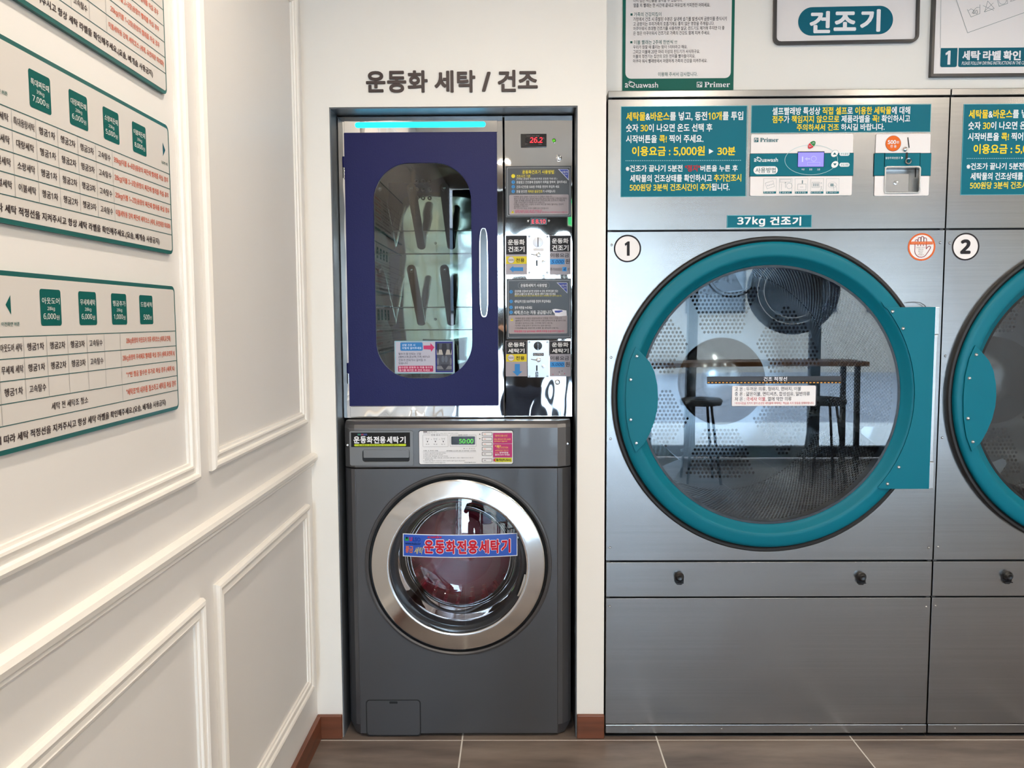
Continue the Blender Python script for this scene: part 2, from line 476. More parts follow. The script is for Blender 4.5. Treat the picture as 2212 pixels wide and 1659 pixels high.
MB(mat('kerb_concrete', (170, 168, 162), .9)).box(-14, 20, YF-2.6, YF-.1, -.02, .0).obj('pavement', kind='structure')
def building(name, label, x0, x1, y, h, col, n, m, wc):
    th = Thing(name, ((x0+x1)/2, y, -.02), label, 'building'); P = Plane('front', y); b = MB(mat(name+'_wall_%d' % n, col, .8))
    b.box(x0, x1, y-6, y, -.02, h); th.part('wall', b)
    for i in range(n):
        for j in range(m):
            cx = x0+(x1-x0)*(i+.5)/n; cz_ = 1.0+(h-1)*(j+.5)/m; w, hh = (x1-x0)/n*.3, (h-1)/m*.3
            f = MB(m_alu); f.box(cx-w-.06, cx+w+.06, y-.02, y+.06, cz_-hh-.06, cz_+hh+.06); fo = th.part('window', f)
            g = MB(mat('far_glass', wc, .1)); g.box(cx-w, cx+w, y+.05, y+.07, cz_-hh, cz_+hh); th.part('pane', g, fo)
building('street_building', 'beige apartment block across the street, seen only in reflections', 2.2, 15, -17, 11, (150, 140, 128), 6, 4, (60, 70, 80))
building('street_building', 'low grey shop building across the street, seen only in reflections', -9, -.6, -19, 7.5, (168, 166, 164), 4, 2, (70, 80, 92))
lamp('sun', 'SUN', (0, 5, 12), (R(38), R(14), 0), energy=3.2, angle=R(.6), color=(1, .98, .95))

# ceiling downlights, and the row added nearest the machines to brighten the walls
m_lens = mat('lamp_lens', (255, 240, 215), .4, emit=((255, 239, 218), LAMP_W))
cl0 = None
for i, (x, y) in enumerate(LAMP_XY):
    th = Thing('ceiling_light', (x, y, ZC), 'round ceiling downlight, %s from the left wall in the row %s' % (('first', 'second', 'third', 'fourth')[i % 4], ('added nearest the machines as wall fill', 'in the middle', 'nearest the shop front')[i//4]), 'lamp', 'ceiling downlights')
    P = Plane('front', 0)
    def disc(rs, z0, z1, mt):
        mb = MB(mt); n = 28
        vs = [(x+r*math.cos(2*math.pi*q/n), y+r*math.sin(2*math.pi*q/n), z) for r, z in zip(rs, (z0, z1)) for q in range(n)]
        mb.add(vs, [(q, (q+1) % n, n+(q+1) % n, n+q) for q in range(n)]); return mb, n
    mb, n = disc((.075, .055), ZC-.001, ZC-.012, m_white); th.part('trim_ring', mb, smooth=True)
    mb = MB(m_lens); mb.add([(x+.055*math.cos(2*math.pi*q/n), y+.055*math.sin(2*math.pi*q/n), ZC-.010) for q in range(n)], [tuple(range(n))])
    th.part('lens', mb, recalc=False)

# ------------------------------------------------------------------ price boards on the left wall
PT, PGR, PRD, PBK = (18, 104, 100), (120, 132, 130), (206, 92, 60), (52, 40, 42)
def board(zb, zt, label, rows, tiles, cells, reds, arrows, foot, extra=None, lone=None):
    y0, y1 = -2.0, -1.0
    th = Thing('price_board', (0, y0, zb), label, 'notice board', 'teal-edged price boards on the left wall')
    P = UV('left', .0065)
    bo = MB(mat('board_teal', (8, 90, 86), .35))
    bo.prism(UV('left', .0005), [rrect(y0, zb, y1, zt, .012)], 0, .006); bo_o = th.part('board', bo)
    s = Sheet(P, 0)
    s.rect(y0+.0065, zt-.0065, y1-.0045, zb+.0065, mat('board_face', (212, 208, 204), .4, spec=.4), 0, .006)
    bottom = rows[-1]
    for z in rows: s.rect(y0+.0065, z+.0006, y1-.0045, z-.0006, (48, 92, 94), 1)
    xs = [-1.85, -1.797, -1.744, -1.691, -1.638, -1.585, -1.5327, -1.4803, -1.4276, -1.3753, -1.3225, -1.2714, -1.2197]
    for x in xs[6:]:
        for k in range(len(rows)-1):
            if lone is not None and k == lone and x not in (-1.5327, -1.2197): continue
            s.rect(x-.0005, rows[k], x+.0005, rows[k+1], (172, 172, 172), 1)
    for (a, txt) in tiles:
        tz = rows[0]+.0640
        s.rect(a, tz, a+.0505, tz-.0505, (8, 90, 86), 1, .004)
        s.text(txt[0], a+.004, tz-.0115, a+.0465, tz-.0205, (222, 226, 224))
        if txt[1]: s.text(txt[1], a+.016, tz-.024, a+.034, tz-.0305, (222, 226, 224), bold=0)
        s.text(txt[2], a+(.006 if len(txt[2]) > 4 else .013), tz-.0335, a+.036, tz-.0425, (222, 226, 224))
        s.text('원', a+.037, tz-.036, a+.0445, tz-.0425, (222, 226, 224), bold=0)
    for k, row in cells:
        zc = (rows[k]+rows[k+1])/2
        for ci, txt in row:
            a, b = xs[ci], xs[ci+1]; w = min(.0455, .0092*len(txt)+.002)
            c = (a+b)/2; s.text(txt, c-w/2, zc+.0052, c+w/2, zc-.0052, PBK, bold=.012)
    for k, txt, a, b in reds:
        zc = (rows[k]+rows[k+1])/2
        s.text(txt, a, zc+.0058, b, zc-.0058, PRD, bold=.012)
    if arrows[0]:
        z = rows[0]+.041
        s.poly([(-1.503, z+.0125), (-1.5135, z), (-1.503, z-.0125)], (8, 90, 86), 1, True)
        s.text('이전화면 버튼', -1.5245, z-.022, -1.4865, z-.0275, (8, 90, 86))
    if arrows[1]:
        z = rows[0]+.041
        s.poly([(-1.029, z+.0125), (-1.0185, z), (-1.029, z-.0125)], (20, 90, 110), 1, True)
        s.text('다음화면 버튼', -1.038, z-.022, -1.011, z-.0275, (8, 90, 86))
    if extra: s.text(extra[0], *extra[1], PBK)
    s.text(foot, -1.548, rows[-1]-.0115, -1.059, rows[-1]-.0245, PBK, bold=.015)
    s.build(th, bo_o)
RINSE = lambda k, a, b='세탁': (k, [(6, a), (7, b), (8, '헹굼1차'), (9, '헹굼2차'), (10, '헹굼3차'), (11, '고속탈수')])
FOOT = '에 따라 세탁 적정선을 지켜주시고 항상 세탁 라벨을 확인해주세요.(요솜, 베개솜 사용금지)'
TX = [-1.4385, -1.3410, -1.2440, -1.1470]
board(1.1918, 1.4256, 'teal-edged price board lowest of three on the panelled left wall', [1.3413, 1.3131, 1.2850, 1.2562, 1.2284],
      [(TX[0], ('아웃도어', '28kg', '6,000')), (TX[1], ('무세제세탁', '28kg', '6,000')), (TX[2], ('헹굼추가', '28kg', '1,000')), (TX[3], ('드럼세척', '', '500'))],
      [(0, [(6, '아웃도어 세탁'), (7, '헹굼1차'), (8, '헹굼2차'), (9, '헹굼3차'), (10, '고속탈수')]),
       (1, [(6, '무세제 세탁'), (7, '헹굼1차'), (8, '헹굼2차'), (9, '헹굼3차'), (10, '고속탈수')]),
       (2, [(6, '헹굼1차'), (7, '고속탈수')])],
      [(0, '28kg용량의 아웃도어 의류 세탁코스 (세제,유연제)', -1.200, -1.028), (1, '28kg용량의 무세제로 빨래를 하실 경우 (세제,유연제 X)', -1.215, -1.012),
       (2, '"1"번 헹굼 탈수만 추가로 하실 경우 (세제 X)', -1.205, -1.016), (3, '"세탁조"의 내부를 청소하고 세탁을 하실 경우', -1.207, -1.011)],
      (True, False), FOOT, ('세탁 전 세탁조 청소', (-1.424, 1.2475, -1.3278, 1.2370)), lone=3)
board(1.4856, 1.7236, 'teal-edged price board in the middle of three on the left wall', [1.6345, 1.6070, 1.5783, 1.5504, 1.5219],
      [(TX[0], ('특대찌든때', '39kg', '7,000')), (TX[1], ('대량찌든때', '28kg', '6,000')), (TX[2], ('소량찌든때', '20kg', '5,000')), (TX[3], ('이불찌든때', '39kg', '8,000'))],
      [RINSE(0, '애벌세탁', '특대용량세탁'), RINSE(1, '애벌세탁', '대량세탁'), RINSE(2, '애벌세탁', '소량세탁'), RINSE(3, '애벌세탁', '이불세탁')],
      [(0, '39kg(이불 4~6장)용량의 찌든때 빨래를 하실 경우', -1.2155, -1.012), (1, '28kg(이불 2~3장)용량의 찌든때 빨래를 하실 경우', -1.2155, -1.012),
       (2, '20kg(이불 1~2장)용량의 찌든때 빨래를 하실 경우', -1.2155, -1.012), (3, '이불세탁용 강력 찌든때 세탁코스 (세제, 유연제량 최대화)', -1.2165, -1.009)],
      (True, True), FOOT)
board(1.7795, 2.0175, 'teal-edged price board topmost of three, cut by the upper left corner', [1.9325, 1.9035, 1.8746, 1.8470, 1.8182],
      [], [(0, [(6, '세탁'), (11, '')][:1] + [(7, '헹굼1차'), (8, '헹굼2차'), (9, '헹굼3차'), (10, '고속탈수')]),
           (1, [(7, '헹굼1차'), (8, '헹굼2차'), (9, '헹굼3차'), (10, '고속탈수')]), (2, [(7, '헹굼1차'), (8, '헹굼2차'), (9, '헹굼3차'), (10, '고속탈수')]),
           (3, [(7, '헹굼1차'), (8, '헹굼2차'), (9, '헹굼3차'), (10, '고속탈수')])],
      [(0, '39kg(이불 4~6장)용량의 빨래를 하실 경우', -1.205, -1.026), (1, '28kg(이불 2~3장)용량의 빨래를 하실 경우', -1.205, -1.026),
       (2, '20kg(이불 1~2장)용량의 빨래를 하실 경우', -1.205, -1.026), (3, '이불세탁용 강력 세탁코스 (세제, 유연제량 최대화)', -1.214, -1.011)],
      (False, False), FOOT)

# ------------------------------------------------------------------ dark letters over the niche
z_ = F0.uv(790, 201)
th = Thing('wall_lettering', (z_[0], 0, z_[1]), 'dark brown Korean letters on the cream wall above the niche', 'lettering')
ml = mat('letter_brown', (56, 40, 36), .5)
for ch, x0, y0, x1, y1 in (('운', 790.5, 154.5, 833, 199.5), ('동', 836, 154, 878, 200.5), ('화', 880.5, 153, 924, 200), ('세', 938.5, 153, 980, 200), ('탁', 987, 152.5, 1027, 200),
                           ('/', 1041, 156, 1060, 198), ('건', 1075.5, 152, 1114.5, 198.5), ('조', 1118.5, 154.5, 1161.5, 191)):
    vs, fs, a0, a1, b0, b1 = glyphs(ch, 0, 4); e = .028; a0 -= e; a1 += e; b0 -= e; b1 += e
    p, q = F0.uv(x0, y0), F0.uv(x1, y1)
    mb = MB(ml); n = len(vs)
    from collections import Counter
    ed = Counter(tuple(sorted((f[i], f[(i+1) % len(f)]))) for f in fs for i in range(len(f)))
    sides = [(e_[0], e_[1], n+e_[1], n+e_[0]) for e_, c in ed.items() if c == 1]
    for j, (da, db) in enumerate(swell(vs, .028)):
        P2 = [(p[0]+(a+da-a0)/(a1-a0)*(q[0]-p[0]), q[1]+(b+db-b0)/(b1-b0)*(p[1]-q[1])) for a, b in vs]
        mb.add([F0.p3(a, b, .0042-j*3e-5) for a, b in P2] + [F0.p3(a, b, .0003) for a, b in P2], [tuple(f) for f in fs] + sides)
    th.part('letter', mb, recalc=False)

# ------------------------------------------------------------------ posters on the upper wall
U0 = Plane('front', .13)
def logo_primer(s, x0, y0, x1, y1, col, back, L=2):
    h = y1-y0
    s.frame(x0, y0, x0+h*1.0, y1, .0016, col, L)
    s.rect(x0+h*.2, y0+h*.42, x0+h*.45, y0+h*.66, col, L+1); s.disc(x0+h*.68, y0+h*.3, .0017, col, L+1)
    s.disc(x0+h*.33, y0+h*.78, .0015, col, L+1); s.rect(x0+h*.58, y0+h*.58, x0+h*.9, y0+h*.9, col, L+1)
    s.text('Primer', x0+h*1.42, y0, x1, y1-.3, col, L, bold=.004)
def logo_aqua(s, x0, y0, x1, y1, col, L=2):
    w = x1-x0
    s.text('a', x0, y0+(y1-y0)*.34, x0+w*.10, y1, col, L)
    s.text('Q', x0+w*.105, y0+(y1-y0)*.16, x0+w*.31, y1+.4, col, L, bold=.0)
    s.line([(x0+w*.10, y0+(y1-y0)*.2), (x0+w*.21, y0+(y1-y0)*.12)], .0016, col, L); s.line([(x0+w*.15, y0), (x0+w*.16, y0+(y1-y0)*.3)], .0016, col, L)
    s.disc(x0+w*.19, y0+(y1-y0)*.62, .0010, col, L); s.disc(x0+w*.23, y0+(y1-y0)*.68, .0007, col, L)
    s.text('uawash', x0+w*.33, y0+(y1-y0)*.22, x1, y1, col, L)
def poster_notice():
    a, b = U0.uv(1345.5, 0), U0.uv(1585, 195.5); top = 2.585
    x0, x1, zb = U0.uv(1344.0, 195)[0], U0.uv(1583.5, 195)[0], b[1]
    th = Thing('notice_poster', (x0, .13, zb), 'teal-bordered text poster standing on the cap of dryer one', 'poster')
    mb = MB(mat('poster_teal', (18, 96, 84), .45, spec=.15))
    mb.prism(U0, [(x0, zb), (x1, zb), (x1, top), (x0, top)], .0005, .004); o = th.part('board', mb)
    s = Sheet(U0, .004)
    q = U0.uv(1350.5, 171)
    s.poly(rrect(x0+.0095, q[1], x1-.0095, top-.03, .018), m_board, 0, True)
    T = (46, 44, 48); G = (40, 96, 92)
    L = [('다시 접는 시간들을 절약할 수 있습니다.', 1367.5, -2, 1474, 5.5, T), ('열흘 치 빨래는 한 시간에 끝내고 여유있게 커피한잔 어떠세요.', 1368, 8.5, 1533, 16, T),
         ('가족의 건강지킴이', 1369, 28, 1428, 36.5, G), ('가정에서 건조 시 증발된 수분은 실내에 습기를 발생시켜 곰팡이를 증식시키', 1367.5, 38.5, 1569, 45.8, T),
         ('고 곰팡이는 우리가족의 호흡기에도 좋지 않은 영향을 주게됩니다.', 1367.5, 48.8, 1542, 56, T), ('아쿠아워시 초대형 건조기를 사용하면 살균, 진드기도 제거해 주지만 더 좋', 1367.5, 58.8, 1564, 66, T),
         ('은 점은 아쿠아워시 건조기로 가족의 건강도 함께 지켜 주세요.', 1367.5, 69, 1533, 76, T), ('이불 빨래는 2주에 한번씩 !!!', 1369, 88, 1462, 96.5, G),
         ('우리가 잠잘 때 흘리는 땀이 1리터라고 해요.', 1367.3, 99, 1484, 106, T), ('그리고 이불에 20만 마리 이상의 진드기가 서식하구요.', 1367.2, 109, 1511, 116.3, T),
         ('이불의 정전기는 집안의 모든 먼지를 빨아들이지요.', 1367.1, 119, 1501, 126, T), ('아쿠아 워시 빨래방에서 저렴하게 가족의 건강을 지켜주세요.', 1367, 129, 1527, 136, T),
         ('이용해 주셔서 감사합니다.', 1421, 157, 1506, 165.5, G)]
    for t, *q in L: s.text(t, *q[:4], q[4], bold=.006)
    s.rect(1361.5, 30.2, 1366, 35, G, 1); s.rect(1361, 90, 1365.6, 94.8, G, 1)
    logo_aqua(s, 1349.5, 175.5, 1421, 190.3, WHITE); logo_primer(s, 1504.5, 178, 1576, 189.5, WHITE, None)
    s.build(th, o)
poster_notice()

def framed(name, label, cat, x0, x1, yb, corner, tilt=0., fw=.0085):
    a, b = U0.uv(x0, yb), U0.uv(x1, yb); top = 2.46 if name == 'dryer_sign' else 2.58
    cxm = (a[0]+b[0])/2
    th = Thing(name, (cxm, .13, a[1]), label, cat)
    rot = lambda q: [(cxm+(u-cxm)*math.cos(tilt)-(v-a[1])*math.sin(tilt), a[1]+(u-cxm)*math.sin(tilt)+(v-a[1])*math.cos(tilt)) for u, v in q]
    o_ = rot(rrect(a[0], a[1], b[0], top, corner)); i_ = rot(rrect(a[0]+fw, a[1]+fw, b[0]-fw, top-fw, max(0, corner-fw)))
    mb = MB(mat('black_frame', (40, 38, 40), .35)); mb.prism(U0, [o_, i_], .0005, .017)
    th.part('frame', mb, bevel=.0012)
    mb = MB(m_board); mb.prism(U0, [i_], .0005, .006)
    return th, th.part('panel', mb)
th, pn = framed('dryer_sign', 'black-framed white sign reading 건조기 in a teal pill', 'sign', 1668.5, 1980, 97.5, .022, R(.55))
s = Sheet(U0, .006)
a, b = U0.uv(1722, 77), U0.uv(1928, 14)
s.poly([(u, v+(u-a[0])*.012) for u, v in rrect(a[0], a[1]-.003, b[0], b[1]-.003, .2, 14)], (6, 94, 114), 1, True)
for ch, q in (('건', (1748, 26, 1791, 73)), ('조', (1800, 27, 1847, 68)), ('기', (1857, 22, 1899, 70))):
    s.text(ch, *q, WHITE, bold=.035, res=4)
s.build(th, pn)
th, pn = framed('washing_step_sign', 'black-framed white sign with teal number 1 band, at top right corner', 'sign', 2005, 2420, 168.5, .002)
s = Sheet(U0, .006)
TB = (8, 94, 112)
a, b, c = U0.uv(2028.5, 146.5), U0.uv(2066, 105), U0.uv(2400, 105)
q_ = rrect(a[0], a[1], b[0], b[1], .006); s.poly(q_[:6] + [(b[0], b[1]), (a[0], b[1])] + q_[18:], TB, 1, True)
q_ = rrect(b[0]+.004, a[1], c[0], b[1], .006); s.poly(q_[:6] + [(c[0], b[1]), (b[0]+.004, b[1])] + q_[18:], TB, 1, True)
s.line([(2031.5, -60), (2028.7, 105)], .0012, (150, 160, 162), 1)
s.poly([(2040, 116.5), (2047, 111), (2051, 111), (2050, 141), (2044, 141), (2045, 118.5), (2040.5, 121)], WHITE, 2)
for ch, x0, x1 in (('세', 2077, 2092), ('탁', 2095, 2115), ('라', 2121, 2139), ('벨', 2141, 2159), ('확', 2165, 2183), ('인', 2185, 2202)):
    s.text(ch, x0, 111, x1, 131.5, WHITE, bold=.035, res=3)
s.text('PLEASE FOLLOW DRYING INSTRUCTIONS IN THE CLOTHING', 2075, 134.5, 2232, 140.5, WHITE, bold=.01, slant=.15)
GL = (128, 140, 142)
s.line([(2052, -32), (2087.5, 72.5), (2330, -14)], .0014, GL, 1)
s.line([(2087, 22), (2095, 38.5), (2114, 31), (2114, 12)], .0012, GL, 1)
s.line([(2089, 25), (2095, 21), (2101, 24), (2107, 18), (2113, 17.5)], .001, GL, 1)
s.text('40', 2097.5, 23.5, 2109, 32.5, GL, bold=0, slant=.0)
s.line([(2131, 4), (2124.5, 27.5), (2145, 20)], .0012, GL, 1, closed=True)
s.line([(2121, 14), (2144, 24)], .001, GL, 1); s.line([(2143, 8), (2123, 27)], .001, GL, 1)
s.line([(2150, -5), (2155.5, 15.5), (2174, 9), (2170, -12)], .0012, GL, 1)
s.disc(2163, 2.5, .0125, GL, 1, hole=.0115)
s.line([(2180, 5), (2190, -12)], .0012, GL, 1); s.line([(2180, 5), (2202, -2)], .0012, GL, 1)
s.build(th, pn)

# ------------------------------------------------------------------ tumble dryers
D0 = Plane('front', 0.0)
DL, DR = .9385, 1.9795
def zz(py, px=1660): return D0.uv(px, py)[1]
def screw(th, parent, u, v, d, r=.0042, pl=D0, name='screw'):
    mb = MB(m_chrome2); mb.lathe(pl, u, v, [(0, d+r*.75), (r*.5, d+r*.68), (r*.85, d+r*.35), (r, d), (0, d-.0005)], 12)
    return th.part(name, mb, parent, smooth=True)

def perf_wall(mb, f, nu, nv, hole=.34, keep=None):
    """sheet of nu x nv cells with an octagonal hole in each; f(i, j) -> point"""
    for j in range(nv):
        o = .5*(j % 2)
        for i in range(nu):
            P = lambda a, b: f(i+o+a, j+b)
            out = [P(0, 0), P(.5, 0), P(1, 0), P(1, .5), P(1, 1), P(.5, 1), P(0, 1), P(0, .5)]
            if keep and not keep(i+o+.5, j+.5):
                if keep(i+o+.5, j+.5) is None: continue
                mb.add([out[0], out[2], out[4], out[6]], [(0, 1, 2, 3)]); continue
            inn = [P(.5+hole*math.cos(R(225+45*k)), .5+hole*1.05*math.sin(R(225+45*k))) for k in range(8)]
            mb.add(out+inn, [(k, (k+1) % 8, 8+(k+1) % 8, 8+k) for k in range(8)])

def make_dryer():
    th = Thing('tumble_dryer', ((DL+DR)/2, 0, 0), 'first brushed steel tumble dryer, number 1 sticker, teal round door', 'dryer', 'stainless tumble dryers along the back wall')
    cu, cv = D0.uv(1661.5, 855.5)
    zT, zc, z1, z1b, z2, z2b, z3, z3b, z4, z4b, z5 = zz(194.5), zz(209.5), zz(213), zz(495), zz(499.5), zz(1209.5), zz(1214), zz(1288.5), zz(1292), zz(1563.5), zz(1583)
    # carcass
    c = MB(mat('galvanised_side', (70, 70, 70), .5, .4))
    c.box(DL+.001, DL+.012, .006, .84, z5+.01, zc-.001).box(DR-.012, DR-.001, .006, .84, z5+.01, zc-.001)
    c.box(DL+.001, DR-.001, .82, .84, z5+.01, zc-.001).box(DL+.001, DR-.001, .02, .84, z5+.01, z5+.03)
    th.part('carcass', c)
    k = MB(m_black); k.prism(D0, [[(DL+.002, z5+.01), (DR-.002, z5+.01), (DR-.002, zc), (DL+.002, zc)], circ(cu, cv, .4305, 64),
                                  [D0.uv(1912, 415), D0.uv(1984, 415), D0.uv(1984, 363), D0.uv(1912, 363)]], -.022, -.016)
    th.part('inner_frame', k)
    th.part('top_cap', MB(m_steel).box(DL-.0005, DR+.0005, -.005, .11, zc, zT), bevel=.0018)
    # recess for the coin return
    ra, rb = D0.uv(1910, 416.5), D0.uv(1985.5, 361.5)
    hole = rrect(ra[0], ra[1], rb[0], rb[1], .006)
    up_ = MB(m_steel); up_.prism(D0, [[(DL, z1b), (DR, z1b), (DR, z1), (DL, z1)], hole], -.016, 0); th.part('upper_panel', up_)
    mp = MB(m_steel); mp.prism(D0, [[(DL, z2b), (DR, z2b), (DR, z2), (DL, z2)], circ(cu, cv, .431, 96)], -.016, 0); th.part('door_panel', mp)
    lp = th.part('lint_drawer', MB(m_steel).box(DL, DR, .0, .016, z3b, z3), bevel=.0012)
    th.part('lower_panel', MB(m_steel).box(DL, DR, .001, .016, z4b, z4), bevel=.0012)
    th.part('kick_strip', MB(m_steel).box(DL, DR, -.003, .02, z5, z4b-.0015), bevel=.002)
    th.part('underside_shade', MB(m_black).box(DL, DR, .004, .83, .0008, .004))  # thin black sheet on the floor, standing in for the shade under the dryer
    for x in (DL+.055, DR-.055):
        f = MB(mat('pale_plastic', (150, 158, 168), .5)); f.add([], [])
        n = 20
        vs = [(x+r*math.cos(2*math.pi*q/n), .048+r*math.sin(2*math.pi*q/n), z) for z, r in ((.0, .026), (.010, .026), (.014, .012), (z5+.02, .012)) for q in range(n)]
        f.add(vs, [(i*n+q, i*n+(q+1) % n, (i+1)*n+(q+1) % n, (i+1)*n+q) for i in range(3) for q in range(n)] + [tuple(range(n))])
        th.part('foot', f, smooth=True)
    for x in (DL+.055, DR-.055):
        th.part('foot', MB(mat('pale_plastic')).box(x-.02, x+.02, .74, .78, 0, z5+.02))
    for px, py in ((1320, 529), (2027, 524), (1318, 772), (1318, 948), (1318, 1183), (2002, 1183), (1325, 1310), (1996, 1311)):
        u, v = D0.uv(px, py)
        if px > 1900: u = DR-.0125
        else: u = DL+.0125
        screw(th, None, u, v, .0 if py < 1200 else -.001, .0042)
    for px in (1366, 1558, 1751, 1947):
        u, v = D0.uv(px, 1573); screw(th, None, u, v, .003, .0032)
    for px in (1466, 1858):        # black quarter-turn locks
        u, v = D0.uv(px, 1243.5)
        k = MB(mat('black_plastic', (20, 20, 22), .3))
        k.lathe(D0, u, v, [(.0155, 0), (.0155, .010), (.0145, .014), (.012, .016), (.0105, .020), (.008, .022), (.0, .0205)], 28)
        k.prism(D0, [(u-.0150, v-.004), (u-.0125, v-.0200), (u-.0065, v-.0275), (u+.0075, v-.0285), (u+.0150, v-.0220), (u+.0160, v-.004), (u, v+.006)], 0, .006)
        k.prism(D0, [(u-.0095, v-.0212), (u+.0135, v-.0212), (u+.0125, v-.0180), (u-.0110, v-.0180)], .006, .016)
        o = th.part('lock', k, lp, smooth=True)
    # door
    g = MB(m_rubber); g.lathe(D0, cu, cv, [(.4965, .0002), (.4965, .012), (.4925, .0175), (.486, .018), (.478, .012), (.476, .0002)], 128); th.part('door_gasket', g, smooth=True)
    dr = MB(m_teal)
    dr.lathe(D0, cu, cv, [(.474, .003), (.4785, .005), (.4795, .007), (.4795, .019), (.4785, .0225), (.4755, .0265), (.470, .0292), (.462, .0305), (.454, .0312), (.444, .0320), (.438, .0318), (.434, .0300), (.4315, .0275), (.428, .0235), (.419, .0135), (.415, .0095), (.412, .0070), (.4095, .0045), (.4085, .002), (.4085, -.008), (.474, -.0)], 160, close=True)
    do = th.part('door', dr, smooth=40)
    tr = MB(mat('black_seal', (14, 14, 16), .25)); tr.lathe(D0, cu, cv, [(.4088, .004), (.4015, .0035), (.4015, -.03), (.43, -.035), (.43, -.012)], 128); th.part('glass_seal', tr, do, smooth=40)
    gl = MB(m_glass); gl.flat(D0, circ(cu, cv, .4086, 96), .0025); th.part('door_glass', gl, do, recalc=False)
    s_ = lambda pts, d=.036: [Plane('front', -d).uv(*p) for p in pts]
    hp = MB(m_teal)
    hp.prism(D0, s_([(1373, 749), (1361, 778), (1353.5, 815), (1351, 858), (1353, 905), (1360, 945), (1373, 978), (1392, 958), (1404, 935), (1414.5, 908), (1420.5, 880), (1421.5, 858),
                     (1420, 832), (1414, 804), (1404, 783), (1394.5, 771.5)]), .0335, .0375)
    th.part('handle_plate', hp, do, bevel=.001)
    P2 = Plane('front', -.036)
    arc = []
    for i in range(21):
        a = R(-40.5+82.5*i/20); arc.append((cu+.4385*math.cos(a), cv+.4385*math.sin(a)))
    A, B = P2.uv(2019.5, 663), P2.uv(2008, 1056)
    xr = (A[0]+B[0])/2
    poly = [P2.uv(1901, 1056)] + [(xr, B[1]), (xr, A[1])] + [P2.uv(1911, 664)] + arc[::-1]
    hg = MB(m_teal); hg.prism(D0, poly, .0335, .0375); th.part('hinge_plate', hg, do, bevel=.001)
    hs = MB(m_steel2)
    for y0, y1, w in ((663, 722.5, .0135), (723.5, 997, .0095), (998, 1056, .0135)):
        hs.box(xr-.001, xr+w, -.037, -.012, P2.uv(2015, y1)[1], P2.uv(2015, y0)[1])
    hs.box(xr-.001, xr+.004, -.013, 0, P2.uv(2015, 1050)[1], P2.uv(2015, 670)[1])
    th.part('hinge', hs, do, bevel=.0015)
    for q in ((1375.7, 769.5), (1362.5, 820), (1362.5, 906.5), (1374.8, 957), (1927.8, 672.8), (1950.5, 709.5), (1941.5, 1009), (1917, 1045)):
        u, v = P2.uv(*q); screw(th, do, u, v, .037, .0062)
    wr = MB(mat('grey_wire', (60, 60, 62), .5)); u0, v0 = D0.uv(1955, 654)
    wr.tube([(u0, -.006, v0), (u0+.02, -.012, v0+.002), (u0+.04, -.013, v0), (u0+.055, -.011, v0-.008), (u0+.066, -.006, v0-.020)], .0010, 6); th.part('door_wire', wr)
    # drum
    Rd, d0, d1 = .428, -.05, -.60
    w = MB(m_perf); nu, nv = 208, 42
    perf_wall(w, lambda i, j: D0.p3(cu+Rd*math.cos(2*math.pi*i/nu), cv+Rd*math.sin(2*math.pi*i/nu), d0+(d1-d0)*j/nv), nu, nv)
    th.part('drum', w, kind=None, smooth=False, recalc=False)
    bk = MB(m_perf); N = 56; cell = 2*Rd/N
    def keep(i, j):
        x, y = (i-N/2)*cell, (j-N/2)*cell; r = math.hypot(x, y)
        if r > Rd-.006: return None
        a = math.degrees(math.atan2(y, x)) % 60
        return .19 < r < .385 and 9 < a < 51
    bk.lathe(D0, cu, cv, [(Rd, d1+.0004), (.400, d1+.0004)], 64)
    perf_wall(bk, lambda i, j: D0.p3(cu+(i-N/2)*cell, cv+(j-N/2)*cell, d1), N, N, keep=keep)
    th.part('drum_back', bk, recalc=False)
    cn = MB(m_perf); cn.lathe(D0, cu, cv, [(.17, d1+.001), (.165, d1+.02), (.10, d1+.045), (.05, d1+.055), (0, d1+.057)], 48); th.part('drum_hub', cn, smooth=True)
    for k in range(3):
        a = R(100+120*k); b_ = MB(m_perf)
        e = lambda r, w_: (cu+r*math.cos(a)-w_*math.sin(a), cv+r*math.sin(a)+w_*math.cos(a))
        b_.prism(D0, [e(Rd-.001, -.055), e(Rd-.03, -.030), e(Rd-.085, -.012), e(Rd-.09, 0), e(Rd-.085, .012), e(Rd-.03, .030), e(Rd-.001, .055)], d1+.005, d0-.01)
        th.part('drum_lifter', b_, smooth=30)
    hb = MB(m_black); hb.lathe(D0, cu, cv, [(.432, -.036), (.478, -.06), (.478, -.68), (0, -.68)], 48); th.part('drum_housing', hb, smooth=True)

    # ---- upper panel: instruction sheets
    YE, WH = YEL, (226, 234, 238)
    def sheet(name, pts, colr, d=.0008, border=True, r=0., label=None):
        (x0, y0), (x1, y1) = pts
        a, b = D0.uv(x0, y1), D0.uv(x1, y0)
        mb = MB(colr); mb.prism(D0, [rrect(a[0], a[1], b[0], b[1], r)], .0002, d)
        o = th.part(name, mb, label=label); s = Sheet(D0, d)
        if border:
            s.frame(x0+1.2, y0+1.2, x1-1.2, y1-1.2, .0011, (120, 190, 200), 0)
        return o, s
    mt = mat('teal_print', (6, 102, 120), .45, spec=.15)
    o, s = sheet('instruction_sheet', ((1340.3, 229), (1613.5, 425.5)), mt)
    s.row([('세탁물', YE), ('&', WH), ('바운스', YE), ('를 넣고, 동전', WH), ('10개', YE), ('를 투입', WH)], 1353, 243, 1604.5, 260, bold=.02)
    s.row([('숫자 ', WH), ('30', YE), ('이 나오면 온도 선택 후', WH)], 1352.5, 268.5, 1538, 284, bold=.02)
    s.row([('시작버튼을 ', WH), ('콕!', YE), (' 찍어 주세요.', WH)], 1352.5, 292.5, 1519, 308, bold=.02)
